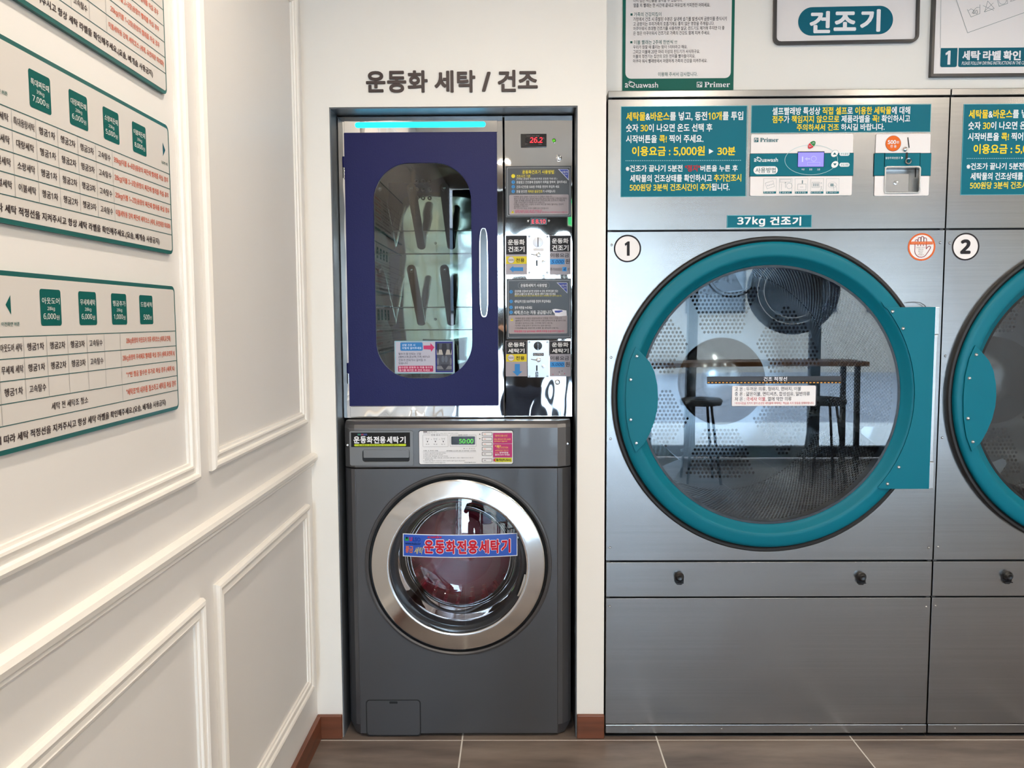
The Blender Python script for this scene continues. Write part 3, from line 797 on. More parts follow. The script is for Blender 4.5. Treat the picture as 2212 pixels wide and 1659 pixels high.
    s.row([('이용요금 : 5,000원', YE)], 1365.5, 317, 1521.5, 337, bold=.022)
    a, b, c = (1531, 321.5), (1541, 327), (1531, 333)
    s.poly([a, b, c], WH, 2); s.text('30분', 1549.5, 317.5, 1588, 335.5, YE, bold=.022)
    for k in range(64):
        x = 1351.5+k*3.92; s.rect(x, 346.7-k*.012, x+1.7, 347.9-k*.012, (190, 222, 226), 1)
    s.text('※건조가 끝나기 5분전', 1351.5, 357, 1474, 371, WH, bold=.02)
    s.text('"정지"', 1479.5, 356.5, 1512, 371, (176, 40, 48), bold=.028); s.text('버튼을 누른 후', 1513, 357, 1593, 370.5, WH, bold=.02)
    s.row([('세탁물의 건조상태를 확인하시고 ', WH), ('추가건조시', (226, 206, 70))], 1361, 378, 1600.5, 392, bold=.02)
    s.row([('500원당 3분씩 건조시간이 추가', (226, 206, 70)), ('됩니다.', WH)], 1360.5, 398, 1575.5, 411.5, bold=.02)
    s.build(th, o)
    o, s = sheet('notice_sheet', ((1622, 226), (2010.5, 286.5)), mt)
    s.row([('셀프빨래방 특성상 ', WH), ('직접 셀프', YE), ('로 ', WH), ('이용한 세탁물', YE), ('에 대해', WH)], 1668.5, 232.5, 1965, 246.5, bold=.018)
    s.row([('점주', YE), ('가 ', WH), ('책임지지 않으므로', YE), (' 제품라벨을 ', WH), ('꼭!', YE), (' 확인하시고', WH)], 1668.5, 250.5, 1965, 264, bold=.018)
    s.row([('주의하셔서 건조', YE), (' 하시길 바랍니다.', WH)], 1721, 268.5, 1910, 281.5, bold=.018)
    s.build(th, o)
    # control panel
    a, b = D0.uv(1619.5, 423.5), D0.uv(1842.5, 289.5)
    mb = MB(m_board); mb.prism(D0, [rrect(a[0], a[1], b[0], b[1], .004)], .0002, .003); o = th.part('control_panel', mb); s = Sheet(D0, .003)
    TE, GY = (8, 104, 120), (80, 104, 108)
    s.rect(1620, 332, 1842, 380.5, (30, 40, 46), 0); s.rect(1620, 333, 1842, 379.5, TE, 1)
    logo_primer(s, 1628.3, 298.3, 1680.5, 307.5, (30, 96, 104), None); logo_aqua(s, 1628, 339, 1679.5, 350, WH)
    s.rect(1627, 360, 1679, 376.5, (232, 232, 234), 2, .02); s.text('사용방법', 1631, 362.5, 1674.5, 374, (30, 84, 92), 4, bold=.0)
    q = D0.uv(1751.5, 346); s.poly([circ(q[0], q[1], .0815, 56, .0455), circ(q[0], q[1], .0803, 56, .0443)], (172, 204, 208), 2, True)
    s.rect(1722, 328, 1779, 361.5, (36, 44, 60), 3); s.rect(1723.3, 330, 1777.6, 360.5, m_lcd, 4)
    lt = (196, 200, 246)
    s.rect(1731, 339, 1733.6, 350.5, lt, 5); s.disc(1756.5, 343.5, .0083, lt, 5, hole=.0070); s.rect(1742, 342.8, 1748.5, 345, lt, 5); s.poly([(1742.6, 340), (1737, 343.9), (1742.6, 348)], lt, 5)
    s.frame(1743, 351, 1770, 357.5, .0006, lt, 5)
    for t, x0, x1 in (('저온', 1730.5, 1737), ('중온', 1747, 1753.8), ('고온', 1763.8, 1770.5)): s.text(t, x0, 364.5, x1, 368.5, WH, bold=0)
    c = D0.uv(1752.2, 313.5)
    e1 = [(c[0]+.0118*math.cos(t)*1, c[1]+.0118*math.sin(t)) for t in [R(-45+180*i/14) for i in range(15)]]
    e2 = [(c[0]+.0118*math.cos(t), c[1]+.0118*math.sin(t)) for t in [R(135+180*i/14) for i in range(15)]]
    sq = lambda p: [(c[0]+(u-c[0])*.95+(v-c[1])*.25, c[1]+(v-c[1])*.95+(u-c[0])*.25) for u, v in p]
    s.poly(sq(e1), (44, 124, 66), 5, True); s.poly(sq(e2), (196, 48, 56), 5, True); s.line([(1746.6, 307.9), (1757.6, 319)], .0008, (230, 230, 230), 6)
    s.text('시작', 1752.5, 308, 1758, 311.5, WH, 6, bold=0); s.text('정지', 1745.5, 315, 1751, 318.6, WH, 6, bold=0)
    for (x, y, t, yy) in ((1801.5, 332.5, '온도올림', 333), (1802, 356, '온도내림', 356.5)):
        c = D0.uv(x, y); el = circ(0, 0, .0125, 28, .0098); ro = lambda p, a: [(c[0]+u*math.cos(a)-v*math.sin(a), c[1]+u*math.sin(a)+v*math.cos(a)) for u, v in p]
        s.poly(ro(el, R(38)), (70, 120, 130), 4, True); s.poly(ro([(u*.93, v*.92) for u, v in el], R(38)), (234, 234, 236), 5, True)
        k = -1 if t[-2] == '올' else 1
        s.poly([(x-4, y-2.3), (x+4, y-2.3), (x, y+2.7)] if k > 0 else [(x-4, y+2.3), (x+4, y+2.3), (x, y-2.7)], (30, 96, 110), 6)
        s.rect(1812, yy-4.2, 1833.8, yy+4.2, (226, 232, 234), 4, .02); s.text(t, 1814.5, yy-2.3, 1831.3, yy+2.5, (40, 90, 98), 5, bold=0)
    for k, x0 in enumerate((1648.5, 1682.5, 1716.5, 1750.5, 1784)):
        s.frame(x0, 386, x0+27, 418.5, .0006, (150, 168, 172), 2); s.rect(x0, 414, x0+27, 418.5, (30, 104, 116), 3)
        s.text(str(k+1), x0+1, 414.6, x0+3.2, 417.9, WH, 4, bold=.02); s.text(['세탁 라벨 확인', '세탁물 넣기', '동전 투입', '온도선택 버튼', '시작버튼 누르기'][k], x0+5.5, 414.9, x0+22, 417.7, WH, 4, bold=0)
    LG = (130, 150, 156)
    s.line([(1652, 396), (1669, 391), (1672, 403), (1656, 408.5)], .0006, LG, 3, closed=True)
    for k in range(4): s.disc(1657.5+k*3.6, 401.5-k*1.1, .0016, LG, 3, hole=.0010)
    s.line([(1687, 397), (1687, 412)], .0006, LG, 3); s.line([(1695.5, 394), (1695.5, 406)], .0008, LG, 3); s.line([(1693, 397), (1695.5, 394), (1698, 397)], .0006, LG, 3)
    s.disc(1704, 402, .009, LG, 3, hole=.0082); s.frame(1684, 388, 1707, 394, .0006, LG, 3)
    s.frame(1722, 398, 1740, 411, .0007, LG, 3); s.line([(1727, 404.5), (1734, 404.5)], .0007, LG, 3); s.rect(1731, 390, 1733.5, 397, LG, 3)
    s.frame(1753, 394, 1769, 405.5, .0008, LG, 3)
    for k in range(3): s.rect(1756+k*4.3, 396.5, 1758+k*4.3, 403, LG, 3)
    s.disc(1773, 396, .002, LG, 3, hole=.0014); s.disc(1773, 404, .002, LG, 3, hole=.0014); s.line([(1770, 413), (1773, 406), (1776, 413)], .0006, LG, 3)
    s.disc(1797, 400, .0135, LG, 3, hole=.0128, ry=.009); s.rect(1792.5, 397, 1799.5, 403, LG, 3); s.line([(1800, 412), (1799, 401), (1803, 402), (1806, 406), (1806, 413)], .0007, LG, 4)
    s.build(th, o)
    # coin unit
    a, b = D0.uv(1887.5, 423.5), D0.uv(2009.5, 289.5)
    mb = MB(m_board); mb.prism(D0, [rrect(a[0], a[1], b[0], b[1], .004), hole], .0002, .003); o = th.part('coin_panel', mb); s = Sheet(D0, .003)
    P3 = lambda x0, y0, x1, y1, col, L: s.rect(x0, y0, x1, y1, col, L)
    for (x0, x1) in ((1888, 1909.3), (1986.2, 2009)):
        P3(x0, 331, x1, 380.5, (30, 40, 46), 0); P3(x0, 332, x1, 379.5, TE, 1)
    P3(1909.2, 331, 1986.3, 360.8, (30, 40, 46), 0); P3(1909.2, 332, 1986.3, 360.8, TE, 1)
    s.disc(1928.3, 310.5, .0238, (120, 66, 40), 1); s.disc(1928.3, 310.3, .0228, (222, 106, 40), 2)
    s.text('500', 1916.5, 303.5, 1934, 311.8, WH, 4, bold=.03); s.text('원', 1935, 305, 1940.5, 310.5, WH, 4); s.text('전 용', 1921.8, 314, 1935, 319.8, WH, 4)
    s.poly([(1958.6, 297.5), (1960.6, 297), (1963.6, 319.5), (1961.4, 320.3)], m_black, 3)
    s.rect(1955.2, 330, 1959.0, 353.5, m_black, 4, .001)
    s.text('불량주화반환구', 1911.5, 339.6, 1943, 344.2, WH, 3, bold=0); s.poly([(1945.5, 338.6), (1949.6, 341.5), (1945.5, 344.4)], WH, 3)
    s.build(th, o)
    kb = MB(m_chrome2); u, v = D0.uv(1953.3, 323); kb.lathe(D0, u, v, [(.0075, .003), (.0075, .007), (.005, .011), (0, .0125)], 20); th.part('return_button', kb, o, smooth=True)
    kb = MB(m_chrome2); u, v = D0.uv(1959, 349.3); kb.lathe(D0, u, v, [(.0062, .008), (.0095, .008), (.0100, .0095), (.0092, .011), (.0062, .0108)], 24, close=True); th.part('return_ring', kb, o, smooth=True)
    rc = MB(m_steel2); x0, z0, x1, z1_ = ra[0], ra[1], rb[0], rb[1]
    rc.prism(D0, [rrect(x0-.003, z0-.003, x1+.003, z1_+.003, .008), rrect(x0+.001, z0+.001, x1-.001, z1_-.001, .005)], .0035, .0065)
    rc.box(x0, x0+.0012, 0, .045, z0, z1_).box(x1-.0012, x1, 0, .045, z0, z1_).box(x0, x1, 0, .045, z0, z0+.0012).box(x0, x1, 0, .045, z1_-.0012, z1_).box(x0, x1, .044, .046, z0, z1_)
    th.part('coin_tray', rc, o)
    cd = MB(m_steel); q0, q1 = D0.uv(1909.5, 413.5), D0.uv(1968, 373.5)
    cd.box(q0[0]+.002, q1[0], .012, .016, q0[1], q1[1]); th.part('coin_door', cd, o, bevel=.001)
    kh = MB(m_chrome2); u, v = D0.uv(1938.5, 393.3); kh.lathe(D0, u, v, [(.0068, -.012), (.0065, -.010), (.0035, -.0095), (.0033, -.0115), (0, -.0115)], 20); th.part('keyhole', kh, o, smooth=True)
    # capacity label
    o, s = sheet('capacity_label', ((1569.5, 464), (1753.5, 492.3)), mt)
    s.text('37kg', 1592.5, 468.5, 1652, 489.5, WH, bold=.03, res=4, space=1.1)
    for ch, x0, x1, y1 in (('건', 1663, 1683, 486), ('조', 1686.5, 1708, 485), ('기', 1711.5, 1730, 487.5)): s.text(ch, x0, 468.5, x1, y1, WH, bold=.035, res=4)
    s.build(th, o)
    # number disc and hand warning
    u, v = D0.uv(1355.3, 537)
    mb = MB(m_board); mb.prism(D0, [circ(u, v, .0425, 48)], .0002, .0008); o = th.part('number_sticker', mb); s = Sheet(D0, .0008)
    s.disc(1355.3, 537, .0425, (40, 38, 42), 0, hole=.0378)
    s.lines.append(MB(ink(40, 38, 42)).flat(D0, [D0.uv(*q) for q in ((1349.3, 526.5), (1356, 521.5), (1360, 521.5), (1360, 552.5), (1354, 552.5), (1354, 529), (1350.3, 531.3))], .0016))
    s.build(th, o)
    u, v = D0.uv(1990.5, 533.5)
    mb = MB(m_board); mb.prism(D0, [circ(u, v, .0425, 48)], .0002, .0008); o = th.part('hand_warning_sticker', mb); s = Sheet(D0, .0008)
    OR, RB = (208, 100, 52), (140, 34, 50)
    s.disc(1990.5, 533.5, .0425, OR, 0, hole=.0372)
    H = lambda x, y: (1960+x/18.43, 490+y/18.43)
    w_ = .0019
    s.line([H(300, 580), H(315, 530), H(360, 515), H(405, 530), H(415, 580), H(425, 470), H(445, 430), H(490, 422), H(530, 440), H(532, 590), H(545, 420), H(560, 395), H(595, 382), H(635, 400), H(650, 440), H(645, 590), H(655, 455), H(690, 440), H(735, 450), H(758, 490), H(760, 600)], w_, RB, 1)
    s.line([H(295, 700), H(285, 980), H(310, 1070), H(370, 1150), H(450, 1205), H(560, 1212), H(660, 1180), H(730, 1120), H(800, 1020), H(910, 850), H(915, 800), H(870, 770), H(820, 790), H(745, 880), H(750, 700)], w_, RB, 1)
    for x in (410, 520, 632): s.line([H(x, 700), H(x, 760)], w_, RB, 1)
    a, b = H(105, 590), H(1010, 700); s.rect(a[0], a[1], b[0], b[1], OR, 2)
    s.text('어린이의 안전을 위하여', *H(135, 620), *H(990, 668), (244, 190, 160), 4, bold=0)
    for t, x0, x1, y in (('위험할 수 있으니', 345, 700, 830), ('세탁기에', 425, 610, 900), ('들어가지', 425, 600, 972), ('않도록', 445, 585, 1044), ('주의바랍니다', 395, 640, 1116)):
        s.text(t, *H(x0, y-20), *H(x1, y+20), (40, 36, 40), 4, bold=0)
    s.build(th, o)
    # stickers on the glass
    G = Plane('front', -.004)
    a, b = G.uv(1527, 824), G.uv(1817.5, 812.3)
    mb = MB(mat('sticker_black', (34, 32, 36), .4)); mb.prism(D0, [rrect(a[0], a[1], b[0], b[1], 0)], .0035, .0042); o = th.part('fill_line_sticker', mb); s = Sheet(Plane('front', 0), .0042)
    s2 = Sheet(D0, .0042)
    s2.text('건조 적정선', 1648.5, 813.8, 1699, 823, WHITE, bold=.012)
    for k in range(37): s2.rect(1528+k*7.84, 825.2, 1532.2+k*7.84, 827.4, (206, 150, 72), 0)
    s2.rect(1527, 823.8, 1817.5, 827.8, (30, 28, 32), -1)
    s2.build(th, o)
    a, b = G.uv(1580.5, 877), G.uv(1762.5, 833)
    mb = MB(m_board); mb.prism(D0, [rrect(a[0], a[1], b[0], b[1], .004)], .0035, .0042); o = th.part('temperature_sticker', mb); s = Sheet(D0, .0042)
    s.frame(1580.5, 833, 1762.5, 877, .0006, (130, 130, 140), 0, .004)
    K, RR = (48, 46, 54), (190, 50, 56)
    s.text('고 온 : 두꺼운 의류, 청바지, 면바지, 이불', 1586.3, 835.5, 1729, 844, K, bold=0)
    s.text('중 온 : 얇은이불, 면티셔츠, 합성섬유, 일반의류', 1586.3, 846.3, 1748, 855, K, bold=0)
    s.row([('저 온 : ', K), ('극세사 이불', RR), (', 열에 약한 의류', K)], 1586.3, 857.3, 1708.5, 866, bold=0)
    s.text('*주의사항을 지키지 않아 손상된 세탁물에 대하여는 책임을 지지 않음을 양해바랍니다.', 1586.3, 868.2, 1757, 872.6, RR, bold=0)
    s.build(th, o)
    return th
def copy_tree(o, parent=None):
    c = o.copy(); COL.objects.link(c); c.parent = parent
    for ch in list(o.children): copy_tree(ch, c)
    return c
dry = make_dryer()
d2 = copy_tree(dry.o)
DX = DR-DL+.0045
d2.location.x += DX
d2['label'] = 'second brushed steel tumble dryer, number 2 sticker, cut by the right edge'
for ch in d2.children:
    if ch.name.startswith('number_sticker'):
        for g in ch.children:
            if g.name.startswith('lettering'):
                s = Sheet(D0, .0008); s.text('2', 1344.3, 521.5, 1366, 552.5, (40, 38, 42), bold=.05, res=4)
                n = s.lines[0].obj('lettering', None, dry.loc, recalc=False)
                g.data = n.data; bpy.data.objects.remove(n)

# ------------------------------------------------------------------ shoe washer in the niche
def extz(mb, rings, k=0):
    """stack of same-length (x, y) outlines at given heights"""
    n = len(rings[0][0]); vs = [(x, y, z) for p, z in rings for x, y in p]; fs = []
    for i in range(len(rings)-1):
        for q in range(n): fs.append((i*n+q, i*n+(q+1) % n, (i+1)*n+(q+1) % n, (i+1)*n+q))
    fs += [tuple(range(n)), tuple((len(rings)-1)*n+q for q in range(n))]
    return mb.add(vs, fs, k)
WL, WLc, WRc, WR = .1015, .139, .783, .8275
SEAM, WTOP = F0.uv(990, 1010)[1], 1.0375
th = Thing('shoe_washer', ((WL+WR)/2, 0, 0), 'graphite front-loading shoe washer with blue label on its round door, in the niche', 'washing machine')
wu, wv = F0.uv(990, 1220)
b_ = MB(m_washer)
zb = .012
b_.prism(F0, [[(WLc, zb), (WRc, zb), (WRc, SEAM-.003), (WLc, SEAM-.003)], circ(wu, wv, .2885, 96)], -.02, 0)
for sgn, x0, x1, in ((1, WLc, WL), (-1, WRc, WR)):
    extz(b_, [([(x0, .0), (x0+(x1-x0)*.35, .004), (x0+(x1-x0)*.8, .021), (x1, .033), (x1, .68), (x0, .68)], zb+.03), ([(x0, .0), (x0+(x1-x0)*.35, .004), (x0+(x1-x0)*.8, .021), (x1, .033), (x1, .68), (x0, .68)], SEAM-.003)])
    xm = x0+(x1-x0)*.55
    extz(b_, [([(x0, .012), (xm, .03), (xm, .68), (x0, .68)], .004), ([(x0, .0), (x1, .033), (x1, .68), (x0, .68)], zb+.03)])
b_.box(WLc, WRc, .02, .03, .004, zb+.002).box(WLc, WRc, .66, .68, .01, SEAM-.003)
body = th.part('body', b_, bevel=.0015)
lip = MB(m_washer); lip.lathe(F0, wu, wv, [(.3005, -.0005), (.2985, .0035), (.2935, .0052), (.2885, .002), (.2872, -.012), (.2885, -.02)], 128)
th.part('door_surround', lip, smooth=True)
vd = MB(m_black); vd.lathe(F0, wu, wv, [(.2875, -.014), (.2765, -.016), (.27, -.03), (.24, -.05)], 96)
th.part('door_gap', vd, smooth=True)
dr = MB(m_ring); dr.lathe(F0, wu, wv, [(.2745, -.012), (.2788, -.008), (.2788, .0035), (.2783, .0055), (.2768, .0072), (.2745, .0082), (.272, .0088), (.265, .0106), (.250, .0142), (.235, .0178), (.2275, .0196), (.2235, .0200), (.2200, .0180), (.2180, .012), (.2172, .002), (.2172, -.018), (.2745, -.018)], 160, close=True)
door = th.part('door', dr, smooth=40)
gl = MB(m_glass_w); NG = 16
gl.lathe(F0, wu, wv, [(.2172*(1-i/NG), -.004+.026*(1-(1-i/NG)**2)) for i in range(NG)]+[(0.0001, .022)], 96)
th.part('door_glass', gl, door, smooth=180, recalc=True)
gl = MB(m_glass_w); gl.lathe(F0, wu, wv, [(.198, -.030), (.182, -.060), (.172, -.105), (.162, -.120), (.10, -.128), (.0001, -.130)], 96)
th.part('inner_bowl', gl, door, smooth=60)
rg = MB(mat('grey_rubber', (58, 60, 66), .35)); rg.lathe(F0, wu, wv, [(.2175, -.010), (.208, -.016), (.200, -.028), (.204, -.06), (.190, -.12), (.197, -.145), (.25, -.15)], 96)
th.part('door_gasket', rg, door, smooth=50)
dm = MB(m_purple); dm.lathe(F0, wu, wv, [(.25, -.15), (.25, -.42), (.06, -.45), (.05, -.435), (.0001, -.43)], 72)
th.part('drum', dm, smooth=40)
br = MB(mat('red_bristle', (196, 34, 66), .45))
for k in range(30):
    a = R(k*12); c_, s_2 = math.cos(a), math.sin(a)
    for j in range(5):
        d_ = -.18-j*.05
        br.tube([F0.p3(wu+.249*c_, wv+.249*s_2, d_), F0.p3(wu+.205*c_, wv+.205*s_2, d_-.006)], .007, 6)
br.lathe(F0, wu, wv, [(.12, -.432), (.11, -.425), (.10, -.432)], 40)
th.part('drum_brush', br, kind='stuff')
lt = MB(m_chrome2); u, v = F0.uv(1126, 1268)
lt.tube([F0.p3(wu+.2155*math.cos(R(a)), wv+.2155*math.sin(R(a)), .004) for a in range(-28, -6, 2)], [.0025+.0022*math.sin(math.pi*i/10) for i in range(11)], 10)
th.part('door_latch', lt, door, smooth=True)
# blue label wraps the domed glass
def dome(u, v):
    r = min(.2165, math.hypot(u-wu, v-wv)); return -.004+.026*(1-(r/.2172)**2)
a, b = F0.off(.03).uv(868, 1206.5), F0.off(.03).uv(1117.5, 1157)
mb = MB(mat('label_edge', (226, 228, 236), .3)); mb.add([], [])
def grid(mb, x0, z0, x1, z1, d, nx=28, nz=6, k=0):
    vs = [F0.p3(x0+(x1-x0)*i/nx, z0+(z1-z0)*j/nz, d+dome(x0+(x1-x0)*i/nx, z0+(z1-z0)*j/nz)) for j in range(nz+1) for i in range(nx+1)]
    mb.add(vs, [(j*(nx+1)+i, j*(nx+1)+i+1, (j+1)*(nx+1)+i+1, (j+1)*(nx+1)+i) for j in range(nz) for i in range(nx)], k)
grid(mb, a[0], a[1], b[0], b[1], .0008)
grid(mb, a[0]+.0025, a[1]+.0025, b[0]-.0025, b[1]-.0025, .0012, k=mb.m(mat('label_blue', (36, 82, 182), .3)))
lb = th.part('door_label', mb, door, recalc=False)
lb.parent = th.o
s = Sheet(F0.off(.03), -.0300, warp=lambda u, v: dome(u, v)+.0306)
s.pl = Plane('front', 0.0)
uvm = F0.off(.03).uv
class _P(Plane):
    def uv(s, x, y): return uvm(x, y)
s.pl = _P('front', 0.0); s.d0 = -.0290
for ch, x0, x1 in (('운', 914, 937), ('동', 938, 961), ('화', 962, 985), ('전', 986.5, 1008), ('용', 1009.5, 1032.5), ('세', 1034, 1056.5), ('탁', 1058.5, 1080), ('기', 1082, 1103)):
    s.text(ch, x0-.7, 1167.5, x1+.7, 1199, (234, 226, 240), 1, bold=.06)
    s.text(ch, x0+.6, 1168.7, x1-.6, 1197.8, (188, 30, 48), 3, bold=.035)
s.text('coin', 921, 1160, 952, 1165, (196, 30, 48), 2, bold=.03, slant=.5)
s.text('U', 882.3, 1164.5, 888.8, 1173, (196, 30, 60), 2, bold=.04); s.text('LSO', 890, 1164.5, 907, 1173, (28, 60, 150), 2, bold=.02)
s.text('www.mulso.kr', 873, 1175, 907.5, 1180.5, (20, 26, 60), 2, bold=.01)
s.poly([(872.5, 1165), (876.5, 1168.5), (880.5, 1165), (880.5, 1172.5), (872.5, 1172.5)], (50, 150, 80), 1); s.disc(876.5, 1166.5, .0035, (30, 30, 40), 2)
s.text('황금', 873, 1183, 890, 1198, (226, 110, 50), 2, bold=.02, slant=.1); s.text('세탁', 892, 1185, 911, 1200, (226, 206, 50), 2, bold=0, slant=.25)
s.build(th, lb)

# control fascia
FZ = UV('front', 0.0)
cp = MB(m_washer2)
ol = lambda i: [(WLc, -.003+i), (WL+.018, .010+i), (WL+.002, .024+i), (WL+.002, .68), (WR-.002, .68), (WR-.002, .024+i), (WR-.018, .010+i), (WRc, -.003+i)]
extz(cp, [(ol(.002), SEAM+.0005), (ol(0), SEAM+.004), (ol(0), WTOP-.020), (ol(.006), WTOP-.009), (ol(.022), WTOP)])
fa = th.part('control_fascia', cp, bevel=.001)
FP = Plane('front', -.003)
def plate(name, x0, y0, x1, y1, m, d0, d1, r, parent, bevel=0, hole=None):
    a, b = FP.uv(x0, y1), FP.uv(x1, y0); mb = MB(m)
    ps = [rrect(a[0], a[1], b[0], b[1], r)]
    if hole: ps.append(hole)
    mb.prism(FP, ps, d0, d1); return th.part(name, mb, parent, bevel=bevel)
m_draw = mat('drawer_paint', (112, 112, 112), .35, .4)
q0, q1 = FP.uv(784, 997), FP.uv(885, 971)
hole = rrect(q0[0], q0[1], q1[0], q1[1], .008)
dwf = plate('detergent_drawer', 757, 930, 892.5, 1005, m_draw, .0002, .0062, .006, fa, .0015, hole)
dwf.parent = th.o
dk = MB(m_black); dk.prism(FP, rrect(q0[0], q0[1], q1[0], q1[1], .006), .0003, .0008); th.part('handle_recess', dk, dwf)
dh = MB(mat('drawer_paint')); q2 = FP.uv(785, 988)
dh.prism(FP, rrect(q0[0]+.004, q2[1], q1[0]-.001, q1[1]+.001, .003), .001, .0092); th.part('drawer_handle', dh, dwf, bevel=.002)
s = Sheet(FP, .0062)
s.rect(759, 934, 886.5, 964.5, (28, 26, 26), 0)
for ch, x0, x1 in (('운', 764.5, 778), ('동', 779, 792), ('화', 793, 806), ('전', 807.5, 820), ('용', 821, 834), ('세', 836, 848), ('탁', 850, 862.5), ('기', 864.5, 877)):
    s.text(ch, x0, 942, x1, 957, (230, 230, 234), 2, bold=.03)
s.rect(773, 936, 794, 940, (60, 70, 120), 1); s.rect(774, 936.5, 780, 939.5, (60, 130, 90), 2); s.rect(781, 936.5, 786, 939.5, (150, 60, 70), 2)
s.rect(766, 958.7, 878, 962.8, (190, 206, 50), 1, .004); s.text('본 제품은 운동화세탁만 하시기 바랍니다', 775, 959.4, 863, 962.2, (60, 66, 20), 3, bold=0)
s.build(th, dwf)
pnl = plate('control_panel', 905, 929, 1109, 1003.5, m_rubber, .0001, .0025, .007, fa)
pnl.parent = th.o
wp = plate('panel_face', 906.3, 930.2, 1107.8, 1002.3, m_white, .0022, .0035, .006, pnl)
s = Sheet(FP, .0035)
X = lambda x: 900+x/10.288
Yp = lambda y: 925+y/10.288
GR, LK = (120, 118, 120), (70, 66, 72)
s.rect(X(150), Yp(68), X(240), Yp(88), LK, 1); s.text('세제 제거 동작', X(250), Yp(68), X(445), Yp(90), LK, 2, bold=0)
s.text('동작 버튼을 누른 후 세탁이 끝날 때까지 문을 열지 마세요', X(150), Yp(101), X(930), Yp(116), GR, 2, bold=0)
s.frame(X(138), Yp(146), X(705), Yp(408), .0006, GR, 1, .002); s.frame(X(740), Yp(146), X(1328), Yp(404), .0006, GR, 1, .002)
for t, x0, x1 in (('진행 표시', 322, 525), ('남은 시간', 930, 1135)):
    s.rect(X(x0-22), Yp(138), X(x1+18), Yp(152), m_white, 2); s.text(t, X(x0), Yp(128), X(x1), Yp(165), LK, 3, bold=0)
for x, t in ((245, '세 탁'), (420, '헹 굼'), (595, '탈 수')):
    s.line([(X(x-35), Yp(212)), (X(x-25), Yp(260)), (X(x+25), Yp(260)), (X(x+35), Yp(212))], .0005, LK, 1); s.line([(X(x-33), Yp(226)), (X(x+33), Yp(226))], .0005, LK, 1)
    s.disc(X(x), Yp(293), .0018, LK, 1); s.text(t, X(x-42), Yp(340), X(x+42), Yp(362), LK, 2, bold=0)
for x in (330, 512): s.disc(X(x), Yp(240), .0008, LK, 1)
s.disc(X(1058), Yp(446), .0014, LK, 1); s.line([(X(1088), Yp(446)), (X(1145), Yp(446))], .0005, LK, 1); s.text('문 잠 김', X(1165), Yp(434), X(1290), Yp(458), LK, 2, bold=0)
s.text('사용 시 주의 사항', X(150), Yp(480), X(478), Yp(508), LK, 2, bold=0); s.text('세탁물을 스스로 넣은 후 동작을 누르세요', X(660), Yp(482), X(1318), Yp(508), LK, 2, bold=0)
s.line([(X(140), Yp(520)), (X(1328), Yp(520))], .0005, GR, 1)
for i, (t, x1) in enumerate((('1) 동전이 나올 때까지 문을 열지 마세요.', 655), ('2) 문을 누르거나 당기지 마세요.', 595), ('3) 동작 중에 세탁물을 추가하지 마세요.', 705), ('4) 사용하지 않는 제품, 가죽신발, 고무신발은 세탁 불가, 사용시 제품에 손상이 됩니다', 1265),
                            ('세탁하지 마세요.', 372), ('5) 세탁이 끝날 때까지 기다리시고, 세탁기 내부에 신발이 없는지 확인하세요.', 1085), ('* 사용한 동전은 드리지 않습니다', 640))):
    yy = (551, 585, 619, 655, 688, 722, 762)[i]; s.text(t, X(150 if i != 4 else 185), Yp(yy-11), X(x1), Yp(yy+11), LK, 2, bold=0)
s.text('www.lgacb.com', X(1060), Yp(742), X(1315), Yp(768), LK, 2, bold=.01)
s.poly([(X(1388), Yp(140)), (X(1420), Yp(140)), (X(1404), Yp(112))], (30, 30, 34), 1); s.poly([(X(1388), Yp(220)), (X(1420), Yp(220)), (X(1404), Yp(248))], (30, 30, 34), 1)
s.rect(X(1690), Yp(95), X(2125), Yp(745), (186, 182, 188), 1)
MG = (184, 62, 120)
s.rect(X(1700), Yp(103), X(2122), Yp(336), MG, 2, .002); s.rect(X(1700), Yp(346), X(2122), Yp(642), MG, 2, .002)
YW = (240, 206, 110)
s.text('"알려드립니다"', X(1730), Yp(138), X(2025), Yp(175), YW, 4, bold=.01); s.line([(X(1730), Yp(188)), (X(2028), Yp(188))], .0004, YW, 3)
s.text('운동 세탁으로 인한 손상은', X(1722), Yp(220), X(2092), Yp(258), YW, 4, bold=.01); s.text('점주책임이 없습니다', X(1725), Yp(270), X(2012), Yp(302), YW, 4, bold=.01)
s.text('"꼭"', X(1742), Yp(372), X(1875), Yp(440), YW, 4, bold=.03); s.text('지켜주세요', X(1852), Yp(402), X(2035), Yp(438), YW, 4, bold=.0); s.line([(X(1780), Yp(456)), (X(2040), Yp(456))], .0004, YW, 3)
s.text('세탁종료음이 끝나기', X(1742), Yp(476), X(2035), Yp(506), YW, 4, bold=0); s.text('전에는 ', X(1742), Yp(527), X(1825), Yp(556), YW, 4, bold=0); s.text('동작버튼을', X(1842), Yp(518), X(2038), Yp(556), WHITE, 4, bold=.02)
s.text('절대누르지 마세요', X(1742), Yp(566), X(2070), Yp(602), WHITE, 4, bold=.02)
s.rect(X(1752), Yp(655), X(2115), Yp(745), (206, 206, 60), 2); s.poly([(X(1698), Yp(700)), (X(1752), Yp(655)), (X(1752), Yp(745))], (196, 60, 66), 3)
s.text('동작(PUSH)', X(1766), Yp(668), X(2096), Yp(736), (40, 38, 42), 4, bold=.02)
s.build(th, pnl)
ds = MB(m_screen); a, b = FP.uv(X(775), Yp(358)), FP.uv(X(1298), Yp(178)); ds.prism(FP, rrect(a[0], a[1], b[0], b[1], .002), .0035, .0050)
dso = th.part('time_display', ds, pnl)
s = Sheet(FP, .0050); s.text('50:00', X(945), Yp(232), X(1255), Yp(330), m_green, 1, bold=-.005, slant=.08)
lf = MB(m_green); th.part('lit_digits', (s.lines or [s.t])[0], pnl, recalc=False)
